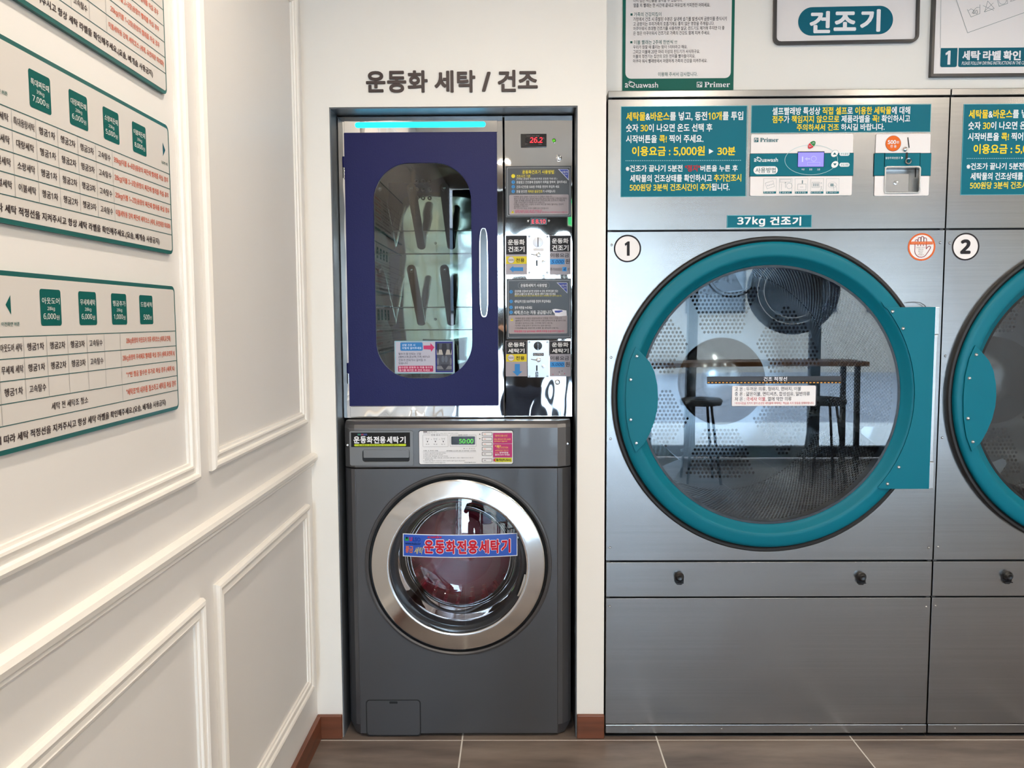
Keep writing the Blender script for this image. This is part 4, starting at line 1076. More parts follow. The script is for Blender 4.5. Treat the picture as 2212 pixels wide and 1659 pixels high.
for i, y in enumerate((125, 234, 346, 455, 565, 708)):
    a, b = FP.uv(X(1452), Yp(y+42)), FP.uv(X(1677), Yp(y-42)); mb = MB(m_white, mat('button_edge', (60, 54, 58), .4), ink(222, 120, 90), ink(60, 50, 60))
    mb.prism(FP, [rrect(a[0], a[1], b[0], b[1], .0022), rrect(a[0]+.0012, a[1]+.0012, b[0]-.0012, b[1]-.0012, .0012)], .0035, .0044, 1)
    mb.prism(FP, rrect(a[0]+.0013, a[1]+.0013, b[0]-.0013, b[1]-.0013, .0012), .0035, .0056, 0)
    mb.flat(FP, rrect(a[0]+.006, (a[1]+b[1])/2-.0007, a[0]+.013, (a[1]+b[1])/2+.0007, 0), .006, 2 if i < 4 else 3)
    th.part('push_button', mb, pnl)
for q in ((748.5, 963), (1226.5, 960)):
    u, v = FP.uv(*q); screw(th, fa, u, v, -.016 if q[0] < 800 else -.016, .0065, FP)
# drain hatch
a, b = F0.uv(793, 1588), F0.uv(907.5, 1512.5)
mb = MB(m_black); mb.prism(F0, [rrect(a[0]-.002, a[1]-.002, b[0]+.002, b[1]+.002, .012), rrect(a[0]+.0015, a[1]+.0015, b[0]-.0015, b[1]-.0015, .010)], 0, .0004)
th.part('hatch_gap', mb, body)
mb = MB(m_washer); c1, c2 = F0.uv(841, 1520)[0], F0.uv(859, 1520)[0]; zt = F0.uv(850, 1520)[1]
pts = rrect(a[0]+.0015, a[1]+.0015, b[0]-.0015, b[1]-.0015, .010)
mb.prism(F0, [pts, rrect(c1, zt, c2, b[1]-.0030, .002)], -.001, .0022); h_ = th.part('drain_hatch', mb, body, bevel=.0007)
mb = MB(m_black); mb.prism(F0, rrect(c1, zt, c2, b[1]-.003, .002), 0, .0006); th.part('finger_notch', mb, body)
MB(m_washer)

# ------------------------------------------------------------------ shoe drying cabinet on the washer
CY = .085; C0 = Plane('front', CY)
CL, CR2, CB, CT = .0885, .8345, 1.0405, 2.0035
th = Thing('shoe_dryer_cabinet', ((CL+CR2)/2, CY, CB), 'polished steel shoe drying cabinet with navy glass door, standing on the graphite washer', 'cabinet')
cz = lambda py, px=910: C0.uv(px, py)[1]
xg0, xg1 = C0.uv(1087.5, 580)[0], C0.uv(1091.5, 580)[0]        # slit between door side and coin column
dx0, dx1 = (C0.uv(743, 289)[0]+C0.uv(758, 875)[0])/2, C0.uv(1076, 580)[0]
dz1, dz0 = cz(288.5), cz(875.5)
m_cab = mat('cabinet_steel', (190, 190, 192), .3, 1.)
sh = MB(m_cab)
sh.box(CL+.001, CL+.003, CY+.004, .80, CB+.001, CT-.001).box(CR2-.003, CR2-.001, CY+.004, .80, CB+.001, CT-.001).box(CL+.001, CR2-.001, CY+.004, .80, CT-.003, CT-.001)
sh.box(CL+.001, CR2-.001, CY+.004, .80, CB+.001, CB+.003).box(CL+.001, CR2-.001, .78, .80, CB+.001, CT-.001)
th.part('carcass', sh)
fx = MB(m_chrome); ih = [(dx0+.03, dz0+.02), (dx1-.03, dz0+.02), (dx1-.03, dz1-.02), (dx0+.03, dz1-.02)]
fx.prism(C0, [[(CL, CB), (xg0, CB), (xg0, CT), (CL, CT)], ih], -.004, 0); fr = th.part('front_frame', fx, bevel=.0008)
# raised top and bottom rails between the side strips
rx = MB(m_chrome); rx.prism(C0, [(dx0, dz1+.0025), (dx1+.0008, dz1+.0025), (dx1+.0008, CT-.003), (dx0, CT-.003)], 0, .0035); th.part('top_rail', rx, bevel=.0008)
rx = MB(m_chrome); rx.prism(C0, [(dx0, CB+.004), (dx1+.0008, CB+.004), (dx1+.0008, dz0-.0025), (dx0, dz0-.0025)], 0, .0035); th.part('bottom_rail', rx, bevel=.0008)
a, b = C0.uv(767.5, 276.8), C0.uv(1049, 263.2)
lb_ = MB(m_cyan); lb_.prism(C0, rrect(a[0], a[1], b[0], b[1], .02, 10), .0036, .0052); th.part('light_bar', lb_)
CD0 = Plane('front', CY-.018)
wa, wb_ = CD0.uv(807, 817.5), CD0.uv(1016.8, 351.3); wa = ((CD0.uv(807, 400)[0]+CD0.uv(812, 760)[0])/2, wa[1])
win = rrect(wa[0], wa[1], wb_[0], wb_[1], .118, 14)
dr = MB(m_navy); dr.prism(C0, [[(dx0+.0012, dz0), (dx1-.0012, dz0), (dx1-.0012, dz1), (dx0+.0012, dz1)], win], .0012, .0185)
door = th.part('door', dr, bevel=.0012)
gl = MB(m_glass_c); gl.flat(C0, rrect(wa[0]-.004, wa[1]-.004, wb_[0]+.004, wb_[1]+.004, .12, 14), .0155); th.part('door_glass', gl, door, recalc=False)
ins = MB(mat('door_back', (30, 30, 40), .6)); ins.prism(C0, [rrect(wa[0]-.02, wa[1]-.02, wb_[0]+.02, wb_[1]+.02, .1), rrect(wa[0]-.002, wa[1]-.002, wb_[0]+.002, wb_[1]+.002, .118, 14)], -.004, .001)
th.part('window_seal', ins, door)
ha, hb = CD0.uv(1035.5, 685), CD0.uv(1055, 493)
hx = (ha[0]+hb[0])/2; hz0, hz1 = ha[1], hb[1]
def oval(w, n=20, sh=0):
    out = []
    L = (hz1-hz0)/2-sh; zc = (hz0+hz1)/2
    for i in range(4*n):
        t = 2*math.pi*i/(4*n); c, s_ = math.cos(t), math.sin(t)
        out.append((hx+w*math.copysign(abs(c)**.62, c)*(1 if True else 1), zc+L*math.copysign(abs(s_)**.42, s_)))
    return out
hd = MB(m_chrome2); hd.prism(C0, [oval(.0134), oval(.0113, sh=.0025)], .0185, .0265); th.part('handle_rim', hd, door, bevel=.0008)
hd = MB(mat('handle_dark', (14, 14, 16), .15)); hd.prism(C0, oval(.0112, sh=.003), .0185, .0235); th.part('handle', hd, door, bevel=.0015)
for y0, y1 in ((340, 386), (784, 828)):
    z0_, z1_ = C0.uv(745, y1)[1], C0.uv(745, y0)[1]; zm = (z0_+z1_)/2
    for za, zb_, mm in ((zm, z1_, m_navy), (z0_, zm-.001, m_chrome2)):
        hg = MB(mm); hg.tube([(dx0-.001, CY-.010, za), (dx0-.001, CY-.010, zb_)], .0062, 12); th.part('hinge', hg, door, smooth=True)
# inside: back panels, mounting strips and shoe tubes
m_in = mat('mirror_back', (200, 202, 196), .05, 1., bump=((2.2, 1, 4.5), .5, .02))
BP = Plane('front', .42); ia, ib = CL+.012, xg0-.004
seams = [CB+.01] + [BP.uv(910, y)[1] for y in (829, 712.5, 664, 548.5, 499)] + [CT-.06]
for i in range(len(seams)-1):
    k = MB(m_in); k.box(ia, ib, .42-(.004 if not i % 2 and i else 0), .426, seams[i]+.0012, seams[i+1]-.0012); th.part('back_panel', k, bevel=.001)
k = MB(mat('cabinet_lining', (120, 122, 120), .2, .9)); k.box(ia-.003, ia, CY+.01, .426, CB+.01, CT-.02).box(ib, ib+.003, CY+.01, .426, CB+.01, CT-.02).box(ia, ib, CY+.01, .426, CT-.06, CT-.057).box(ia, ib, CY+.01, .426, CB+.01, CB+.013)
th.part('lining', k)
m_tube = mat('shoe_tube_steel', (150, 150, 148), .12, 1.)
for fy, ty in ((531, 401), (696, 577), (862, 754)):
    for fx_, in ((847.5,), (910.5,), (975,)):
        u, v = BP.uv(fx_, fy); w2 = Plane('front', .15).uv(890, ty)[1]
        t_ = MB(m_tube); p0, p1 = Vector((u, .416, v)), Vector((u, .15, w2)); dd = (p1-p0).normalized()
        t_.tube([p0+dd*.0, p1-dd*.012, p1-dd*.004, p1], [.0155, .0155, .0135, .009], 20); th.part('shoe_tube', t_, smooth=40)
fm = MB(mat('motor_grey', (70, 70, 72), .3, .5))
for i in range(3):
    for j in range(3):
        u, v = BP.uv(900+i*14, 392+j*18); fm.lathe(BP, u, v, [(.008, .004), (.006, .007), (.003, .004)], 12)
th.part('vent_louvre', fm, kind='stuff')
for y in (525.5, 689.5):
    u, v = BP.uv(941, y); screw(th, None, u, v, .004, .0045, BP, 'rivet')
# sticker on the glass
P4 = Plane('front', CY-.0165); a, b = P4.uv(853, 806.5), P4.uv(981.5, 736.3)
mb = MB(mat('sticker_lilac', (168, 166, 180), .35)); mb.prism(P4, rrect(a[0], a[1], b[0], b[1], 0), 0, .0006); o = th.part('window_sticker', mb, door); o.parent = th.o
s = Sheet(P4, .0006); S = lambda x, y: (850+x/15.8, 730+y/15.8)
s.frame(853, 736.3, 981.5, 806.5, .0022, (120, 178, 190), 0)
s.rect(*S(232, 150), *S(1000, 435), (56, 122, 182), 1, .004); s.text('신발 건조 시', *S(298, 205), *S(740, 280), (206, 222, 240), 3); s.text('이렇게 걸어주세요', *S(298, 308), *S(962, 385), (206, 222, 240), 3)
s.poly([S(1025, 260), S(1262, 255), S(1262, 175), S(1400, 320), S(1290, 470), S(1270, 395), S(1030, 385)], (184, 60, 104), 1)
for t, x1, y in (('탈수가 잘 안되는 신발', 945, 543), ('(캠퍼스화,등산화,가죽,세무)은', 1250, 650), ('건조가 안되거나 길어질 수', 1108, 755), ('있습니다', 490, 862)):
    s.text(t, *S(178, y-40), *S(x1, y+38), (60, 58, 64), 3, bold=0)
s.rect(*S(160, 950), *S(1358, 1150), (168, 52, 90), 1, .003); s.text('탈수안된 운동화 는 타올 등으로', *S(190, 968), *S(1325, 1038), (236, 200, 214), 3); s.text('물기를 제거한 후 건조 하세요', *S(195, 1065), *S(1245, 1135), (236, 200, 214), 3)
s.rect(*S(1425, 130), *S(2035, 1165), (44, 52, 122), 1); s.rect(*S(1480, 180), *S(1990, 1120), (78, 82, 92), 2); s.rect(*S(1475, 400), *S(1990, 570), (170, 166, 162), 3)
for x in (1520, 1735, 1950):
    s.poly([S(x-70, 190), S(x+70, 190), S(x+90, 380), S(x+30, 600), S(x-30, 600), S(x-90, 380)] if x == 1735 else [S(x-40, 190), S(x+40, 190), S(x+40, 380), S(x, 580), S(x-40, 380)], (52, 54, 64), 4)
for x in (1690, 1800): s.disc(*S(x, 720), .0048, (96, 104, 118), 5, ry=.011)
for x in (1520, 1960): s.disc(*S(x, 800), .0035, (110, 112, 124), 5, ry=.012)
s.rect(*S(1480, 960), *S(1990, 1060), (120, 122, 128), 4); s.poly([S(1600, 900), S(1900, 900), S(1750, 1110)], (60, 62, 74), 5)
s.build(th, o)

# coin column
K0 = Plane('front', CY); kx0, kx1 = xg1, C0.uv(1236, 580)[0]
k = MB(m_chrome); k.prism(K0, [(kx0, CB+.001), (kx1, CB+.001), (kx1, CT), (kx0, CT)], -.004, .001); col = th.part('coin_column', k, bevel=.0012)
def onk(name, x0, y0, x1, y1, colr, r=0., d=.0006):
    a, b = K0.uv(x0, y1), K0.uv(x1, y0); mb = MB(colr); mb.prism(K0, rrect(a[0], a[1], b[0], b[1], r), .001, .001+d); o = th.part(name, mb); return o, Sheet(K0, .001+d)
m_stk = mat('sticker_charcoal', (46, 48, 52), .35)
def klock(x, y, r=.0095):
    u, v = K0.uv(x, y); k = MB(m_chrome2); k.lathe(K0, u, v, [(r, .001), (r, .004), (r*.8, .0075), (r*.62, .008), (r*.55, .0055), (0, .006)], 24); return th.part('key_lock', k, smooth=True)
klock(1207, 341.5); klock(1204, 825.5, .0088)
o, s = onk('temperature_display', 1125, 290.5, 1180.5, 318, m_screen, .001, .006)
s.frame(1125, 290.5, 1180.5, 318, .0016, (40, 38, 40), 0); s.text('DIGITAL PANEL METER', 1137.5, 294, 1165, 296, (130, 120, 122), 2, bold=0); s.text('SPC', 1134, 311.5, 1139.5, 313.5, (130, 120, 122), 2, bold=0); s.text('MODE', 1163, 311.5, 1170, 313.5, (130, 120, 122), 2, bold=0)
s.text('8', 1135, 299, 1142.5, 309, (40, 30, 32), 2, bold=0); s.text('°C', 1172.5, 298, 1176, 301.5, (150, 140, 142), 2, bold=0)
s.text('26.2', 1144.5, 298, 1171.5, 309.5, m_red, 3, bold=.008, slant=.08); s.build(th, o)
u, v = K0.uv(1196.3, 304.2); k = MB(m_chrome2); k.lathe(K0, u, v, [(.0068, .001), (.0068, .003), (.0055, .0036), (.0052, .002)], 20); lr = th.part('indicator_ring', k, smooth=True)
k = MB(mat('green_lens', (70, 150, 30), .2, emit=((70, 160, 20), .5))); k.lathe(K0, u, v, [(.0052, .002), (.0045, .0042), (.0025, .0055), (0, .0058)], 20); th.part('indicator_lens', k, lr, smooth=True)
BL, Yy, Wt = (70, 140, 200), (226, 208, 60), (214, 214, 216)
def guide(x0, y0, x1, y1, washer):
    o, s = onk('usage_sticker', x0, y0, x1, y1, m_stk)
    w = x1-x0
    s.frame(x0+3, y0+4.5, x1-2.5, y1-4.5, .0008, (190, 190, 190), 0, .002)
    if not washer:
        A = lambda x, y: (1080+x/4.606, 240+y/4.608)
        s.frame(*A(205, 584), *A(550, 632), .0006, (130, 126, 90), 1, .01); s.text('운동화건조기 사용방법', *A(222, 590), *A(536, 625), Yy, 3, bold=.02)
        s.disc(*A(132, 648), .0062, Yy, 1); s.text('건조시간 기준', *A(164, 636), *A(303, 664), Yy, 3, bold=.01)
        s.text('(가벼운 운동화 약30분/두꺼운 운동화 약40 분 )', *A(164, 665), *A(568, 688), Wt, 3, bold=.0)
        for n_, y, t, x1_ in (('1', 708, '문을열고 건조봉에 운동화가 위쪽을 향하여  걸어주세요', 665), ('2', 754, '건조시간만큼 500원 주화를 천천히 투입하 세요', 590)):
            s.disc(*A(132, y), .0056, BL, 1); s.text(n_, *A(127, y-9), *A(137, y+9), (30, 60, 110), 2); s.text(t, *A(164, y-12), *A(x1_, y+13), Wt, 3, bold=.01)
        s.disc(*A(132, 800), .0056, BL, 1); s.text('3', *A(127, 791), *A(137, 809), (30, 60, 110), 2); s.row([('문을 닫으면 ', Wt), ('자외선 살균건조', Yy), ('가 시작됩니다', Wt)], *A(164, 788), *A(550, 813), bold=.01, layer=3)
        s.poly([A(577, 578), A(672, 578), A(686, 592), A(684, 692)], (210, 214, 230), 1); s.poly([A(588, 582), A(670, 582), A(681, 594), A(679, 680)], (66, 82, 160), 2)
        s.text('6켤레', *A(613, 597), *A(674, 618), Wt, 4, bold=0); s.text('건조', *A(638, 624), *A(672, 638), Wt, 4, bold=0)
        s.rect(*A(92, 834), *A(684, 1028), (160, 152, 156), 1, .004)
        for t, a0, a1, y in (('*아래와 같은 신발은 건조시간이 더 걸릴수 있습니다', 135, 518, 852), ('탈수가 잘 되지 않는 운동화 메쉬신발,캔버스화,두꺼운 가죽신발 종류는', 141, 670, 872), ('신발 두께를 60%로 탈수하여 건조되도록 건조하기 때문에', 141, 644, 891), ('신발 구조상 탈수가 대부분 되지 않습니다', 141, 444, 911),
                             ('*오래된 신발은 본드 수명이 다 되어 약한 열기에도 떨어지는 현상이', 135, 630, 930), ('발생할수 있습니다', 141, 280, 950), ('*본 건조기는 65도 이하의 열풍으로 건조됩니다', 135, 482, 969)):
            s.text(t, *A(a0, y-8), *A(a1, y+8), (56, 50, 54), 3, bold=0)
        s.text('운동화 살균은 건조가 끝나면 시작됩니다', *A(152, 984), *A(418, 1002), (190, 40, 100), 3, bold=0); s.text('열기에 약한 운동화(가죽등)는 건조를 하지 마시고 자연건조하시기 바랍니다', *A(152, 1002), *A(672, 1018), (190, 40, 100), 3, bold=0)
        c0 = A(126, 1003)
    else:
        A = lambda x, y: (1080+x/5.03, 590+y/5.027)
        s.frame(*A(197, 102), *A(537, 165), .0006, (150, 150, 150), 1, .008); s.text('운동화세탁기 사용방법', *A(224, 116), *A(508, 152), Wt, 3, bold=.02)
        for n_, y in (('1', 203), ('2', 308), ('3', 372), ('4', 425)): s.disc(*A(121, y), .0056, BL, 1); s.text(n_, *A(116, y-9), *A(126, y+9), (30, 60, 110), 2)
        for t, a0, a1, y, h in (('운동화를 드럼속에 넣기전 운동화 속 모래, 바닥에 붙어 있는', 160, 632, 196, 13), ('흙덩이,쇠붙이 등 제거하고 넣은후 세탁기 문을 닫으세요', 160, 605, 227, 13), ('세탁금액 만큼 500주화를 천천히 투입하세요', 156, 552, 307, 15), ('동작 버튼을 누르세요', 160, 350, 375, 16), ('세제,린스는 자동 공급됩니다', 152, 562, 427, 21)):
            s.text(t, *A(a0, y-h), *A(a1, y+h), Wt, 3, bold=.015)
        s.text('(문을 닫으면 자동으로 시작되고 세탁이 끝나면 열리고 세탁중에는 문이 열리지 않습니다)', *A(160, 240), *A(668, 256), Yy, 3, bold=0)
        s.poly([A(615, 102), A(725, 102), A(734, 110), A(732, 222)], (210, 214, 230), 1); s.poly([A(628, 107), A(722, 107), A(728, 113), A(727, 210)], (66, 82, 160), 2)
        s.text('6켤레', *A(658, 123), *A(722, 144), Wt, 4, bold=0); s.text('세탁', *A(686, 154), *A(722, 170), Wt, 4, bold=0)
        s.rect(*A(97, 458), *A(731, 655), (160, 152, 156), 1, .004)
        s.poly([A(568, 395), A(600, 388), A(680, 400), A(722, 405), A(726, 462), A(640, 470), A(598, 462), A(594, 440), A(572, 415)], (226, 226, 234), 4); s.poly([A(592, 408), A(670, 404), A(684, 414), A(640, 430), A(598, 428)], (70, 84, 160), 5)
        for t, a0, a1, y in (('*아래와 같은 신발은 운동화세탁시 신중을 기하기 바랍니다', 162, 670, 490), ('(물빠짐이 우려되는 세무,요지천 신발,금색/은색 등 물 염색 신발,', 166, 718, 517), ('장식품이 달려있는신발, 고무재질 염색 신발 등)', 166, 572, 544), ('*오래된 신발(겉피가 벗겨지거나 밑창 떨어짐)', 162, 553, 571), ('*기타(명품신발, 천연가죽 소재류, 물 세탁금지 신발 등)', 162, 634, 598)):
            s.text(t, *A(a0, y-9), *A(a1, y+9), (56, 50, 54), 3, bold=0)
        s.text('최대6켤레 이상 넣지마세요 세탁력 저하및 손상우려가 있습니다', *A(154, 620), *A(698, 642), (200, 40, 100), 3, bold=.01)
        c0 = A(130, 503)
    s.poly([(c0[0]-3.6, c0[1]+3.2), (c0[0], c0[1]-3.4), (c0[0]+3.6, c0[1]+3.2)], (216, 200, 70), 3); s.text('!', c0[0]-.5, c0[1]-1.5, c0[0]+.5, c0[1]+2.4, (50, 46, 40), 5)
    s.build(th, o)
guide(1092.5, 358, 1234, 469.5, False); guide(1094.5, 601.5, 1233.5, 732.5, True)
o, s = onk('small_display', 1146, 471, 1181, 484.5, m_screen, .001, .003)
s.text('E 8.10', 1149, 474.5, 1178, 483, m_red, 2, bold=.0); s.build(th, o)
for x in (1141.5, 1185.5):
    u, v = K0.uv(x, 477.5); screw(th, None, u, v, .001, .0045, K0)
def coins(y0, washer):
    nm = '세탁기' if washer else '건조기'
    S = lambda x, y: (x, y0+y)
    o, s = onk('name_sticker', *S(1092.5, 0), *S(1138.5, 85 if not washer else 77), mat('sticker_grey', (150, 142, 148), .35))
    kk = 38 if not washer else 28.5
    s.rect(*S(1093.3, .8), *S(1137.6, kk+3 if not washer else kk), (48, 48, 52), 0)
    t1 = (9, 21, 24, 36) if not washer else (3.5, 13.5, 17, 26.5)
    s.text('운동화', *S(1097, t1[0]), *S(1133.5, t1[1]), Wt, 3, bold=.03); s.text(nm, *S(1097.5, t1[2]), *S(1133, t1[3]), Wt, 3, bold=.03)
    y = 46 if not washer else 29.5
    s.rect(*S(1093.3, y-.5), *S(1137.6, y+15.5), (214, 196, 56), 0); s.disc(*S(1104, y+7.5), .0108, (120, 112, 116), 1); s.disc(*S(1104, y+7.3), .0100, (214, 210, 214), 2)
    s.text('500', *S(1098.5, y+5), *S(1109.5, y+9.5), (50, 46, 50), 4, bold=.01); s.text('전용', *S(1114.5, y+3.5), *S(1133, y+12.2), (50, 44, 40), 4, bold=.01)
    if not washer:
        s.poly([S(1100.5, 73), S(1109, 66), S(1109, 69), S(1130, 69), S(1130, 77), S(1109, 77), S(1109, 80)], (62, 132, 196), 2)
    else:
        s.poly([S(1112, 50), S(1123, 50), S(1123, 66), S(1128.5, 66), S(1117.5, 76), S(1107, 66), S(1112, 66)], (62, 132, 196), 2)
    s.build(th, o)
    o, s = onk('price_sticker', *S(1187.5, 0), *S(1233, 85 if not washer else 77), mat('sticker_grey'))
    s.rect(*S(1188, 1), *S(1232, 35 if not washer else 28.5), (48, 48, 52), 0)
    t1 = (6.5, 17.5, 21, 33.5) if not washer else (3.5, 13.5, 17, 26.5)
    s.text('운동화', *S(1192, t1[0]), *S(1228, t1[1]), Wt, 3, bold=.03); s.text(nm, *S(1192.5, t1[2]), *S(1228, t1[3]), Wt, 3, bold=.03)
    y = 38.5 if not washer else 33
    s.text('이용요금', *S(1189, y), *S(1229, y+9), (52, 46, 50), 3, bold=.01)
    s.rect(*S(1188.3, y+12.5), *S(1219.5, y+24), (72, 148, 214), 1); s.text('5.000' if not washer else '5,000', *S(1191, y+15), *S(1216, y+22), (30, 44, 100), 3, bold=.0, slant=.25); s.text('원', *S(1221.5, y+12.5), *S(1230.5, y+23), (52, 46, 50), 3, bold=.01)
    if not washer:
        s.text('추가500원당', *S(1189, 70), *S(1213.3, 76.5), (60, 54, 58), 3, bold=0); s.rect(*S(1214.8, 68.5), *S(1223.8, 77.5), (72, 148, 214), 1); s.text('4', *S(1217, 69.5), *S(1221.5, 76.5), (30, 44, 100), 3, slant=.2); s.text('분', *S(1226, 70.5), *S(1230, 76), (60, 54, 58), 3, bold=0)
    else:
        for x, y, c in ((1208, 67.5, (40, 38, 60)), (1214, 65.3, (60, 60, 60)), (1209, 72.5, (220, 220, 226)), (1194.5, 72.5, (190, 50, 90)), (1219.5, 71, (190, 50, 90))): s.disc(*S(x, y), .0014, c, 2)
    s.build(th, o)
    a, b = K0.uv(*S(1140, 85.5 if not washer else 79)), K0.uv(*S(1186, -1))
    mb = MB(mat('coin_plate', (190, 192, 196), .28, .9)); mb.prism(K0, rrect(a[0], a[1], b[0], b[1], .001), .001, .004); cp_ = th.part('coin_mechanism', mb, bevel=.0006)
    k = 1 if not washer else .95
    u, v = K0.uv(*S(1162, 15*k if not washer else 11)); r_ = .0165 if not washer else .0138
    q = MB(mat('coin_dial_light', (214, 214, 218), .3, .3) if not washer else mat('black_plastic', (20, 20, 22), .3)); q.lathe(K0, u, v, [(r_, .004), (r_*.96, .0055), (r_*.6, .0065), (0, .0068)], 28); th.part('coin_dial', q, cp_, smooth=True)
    q = MB(m_black if not washer else m_chrome2); q.box(u-.0012, u+.0012, CY-.0105, CY-.0045, v-.0145, v+.0145); th.part('coin_slot', q, cp_)
    y = 28 if not washer else 26.5
    s = Sheet(K0, .004); s.rect(*S(1151.5, y), *S(1174.5, y+6), (226, 226, 230) if not washer else (50, 50, 54), 1); 
    if washer: s.text('GLOTECH', *S(1153, y+1), *S(1173, y+5), Wt, 3, bold=.01)
    s.build(th, cp_)
    u, v = K0.uv(*S(1163, 42 if not washer else 41)); q = MB(m_chrome2); q.lathe(K0, u, v, [(.0078, .004), (.0078, .006), (.005, .0075), (0, .007)], 20)
    q.tube([K0.p3(u-.024, v+.002, .0062), K0.p3(u-.014, v, .0062), K0.p3(u-.004, v-.001, .0062)], .0014, 8); th.part('return_lever', q, cp_, smooth=True)
    u, v = K0.uv(*S(1173.5, 57 if not washer else 55)); q = MB(m_chrome2); q.lathe(K0, u, v, [(.006, .004), (.006, .0065), (.002, .007), (0, .005)], 18); th.part('key_lock', q, cp_, smooth=True)
    u, v = K0.uv(*S(1159.5, 60 if not washer else 59)); q = MB(m_black); q.box(u-.0022, u+.0022, CY-.0046, CY-.0035, v-.009, v+.009); th.part('slide_slot', q, cp_)
    u, v = K0.uv(*S(1159.5, 76 if not washer else 72)); q = MB(m_chrome2); q.prism(K0, rrect(u-.0048, v-.0105, u+.0048, v+.0095, .0045), .004, .012); th.part('slide_catch', q, cp_, bevel=.002)
    for x, y in ((1143.5, 3), (1182, 3), (1143.5, 80.5*k), (1182, 80.5*k)):
        u, v = K0.uv(*S(x, y)); screw(th, cp_, u, v, .004, .0032, K0)
coins(508.5, False); coins(736, True)

# ------------------------------------------------------------------ what the steel and glass mirror: shop front side of the room
def bar_table():
    x0, x1, y0, y1, h = 1.75, 3.7, -4.95, -4.5, .96
    th = Thing('window_table', ((x0+x1)/2, (y0+y1)/2, 0), 'long wooden bar table along the shop front window, seen in reflections', 'table')
    th.part('table_top', MB(mat('oak', (176, 134, 96), .45, noise=((2, 30, 30), .12))).box(x0, x1, y0, y1, h-.04, h), bevel=.004)
    for x in (x0+.06, x1-.1):
        for y in (y0+.05, y1-.09): th.part('leg', MB(m_alu).box(x, x+.04, y, y+.04, 0, h-.04))
def stool(x, y, lab):
    th = Thing('bar_stool', (x, y, 0), lab, 'stool', 'stools at the window table')
    m = MB(mat('stool_black', (36, 36, 40), .5)); n = 24
    vs = [(x+r*math.cos(2*math.pi*q/n), y+r*math.sin(2*math.pi*q/n), z) for z, r in ((.63, .165), (.665, .175), (.68, .16), (.672, .05)) for q in range(n)]
    m.add(vs, [(i*n+q, i*n+(q+1) % n, (i+1)*n+(q+1) % n, (i+1)*n+q) for i in range(3) for q in range(n)] + [tuple(range(n))]); th.part('seat', m, smooth=40)
    for k in range(4):
        a = R(45+90*k); th.part('leg', MB(m_alu).tube([(x+.10*math.cos(a), y+.10*math.sin(a), .63), (x+.19*math.cos(a), y+.19*math.sin(a), .0)], .011, 8), smooth=True)
    r = MB(m_alu); pts = [(x+.155*math.cos(2*math.pi*q/20), y+.155*math.sin(2*math.pi*q/20), .25) for q in range(21)]; r.tube(pts, .007, 6, cap=False); th.part('footrest', r, smooth=True)
bar_table()
stool(2.2, -4.2, 'black round bar stool at the left end of the window table'); stool(3.2, -4.2, 'black round bar stool at the right end of the window table')
# exit sign by the shop front
th = Thing('exit_sign', (1.3, -4.9, 2.25), 'green lit pictogram exit sign hanging near the shop front, seen in reflections', 'sign')
th.part('housing', MB(m_white).box(1.12, 1.48, -4.93, -4.89, 2.25, 2.41), bevel=.004)
EP = UV('front', -4.885)
k = MB(mat('lit_exit_green', (20, 150, 90), .4, emit=((20, 160, 90), 1.2))); k.add([(x, -4.8885, z) for x, z in ((1.13, 2.26), (1.47, 2.26), (1.47, 2.40), (1.13, 2.40))], [(0, 1, 2, 3)]); th.part('lit_face', k, recalc=False)
k = MB(m_white); k.add([(x, -4.887, z) for x, z in ((1.22, 2.28), (1.26, 2.28), (1.29, 2.32), (1.34, 2.29), (1.36, 2.31), (1.31, 2.35), (1.30, 2.37), (1.27, 2.37), (1.24, 2.33))], [tuple(range(9))]); th.part('pictogram', k, recalc=False)
for x in (1.2, 1.4): th.part('hanger', MB(m_alu).tube([(x, -4.91, 2.41), (x, -4.91, ZC)], .004, 6))
# decals on the shop front glass, readable from the street
WP = UV('front', YF-.0045)
th = Thing('opening_hours_decal', (2.72, YF, 1.8), 'round decal on the shop glass reading 365 DAY 24 HOURS, mirrored in dryer one', 'decal')
s = Sheet(WP, 0)
s.disc(2.72, 1.80, .255, (34, 34, 38), 0, hole=.235); s.disc(2.72, 1.80, .215, (190, 200, 206), 0, hole=.207)
s.text('365', 2.56, 1.90, 2.76, 1.82, (34, 34, 38), 1, bold=.01); s.text('DAY', 2.78, 1.87, 2.88, 1.82, (34, 34, 38), 1, bold=0)
s.text('24', 2.56, 1.78, 2.70, 1.70, (34, 34, 38), 1, bold=.01); s.text('HOURS', 2.72, 1.75, 2.89, 1.70, (34, 34, 38), 1, bold=0)
s.build(th, th.o)
th = Thing('blue_window_decal', (3.25, YF, 1.55), 'large blue round decal on the shop glass, mirrored in dryer one', 'decal')
s = Sheet(WP, 0); s.disc(3.30, 1.62, .44, (52, 74, 132), 0, hole=.34); s.disc(3.30, 1.62, .335, (112, 150, 196), 0, hole=.28); s.disc(3.30, 1.62, .275, (84, 116, 168), 0)
s.build(th, th.o)

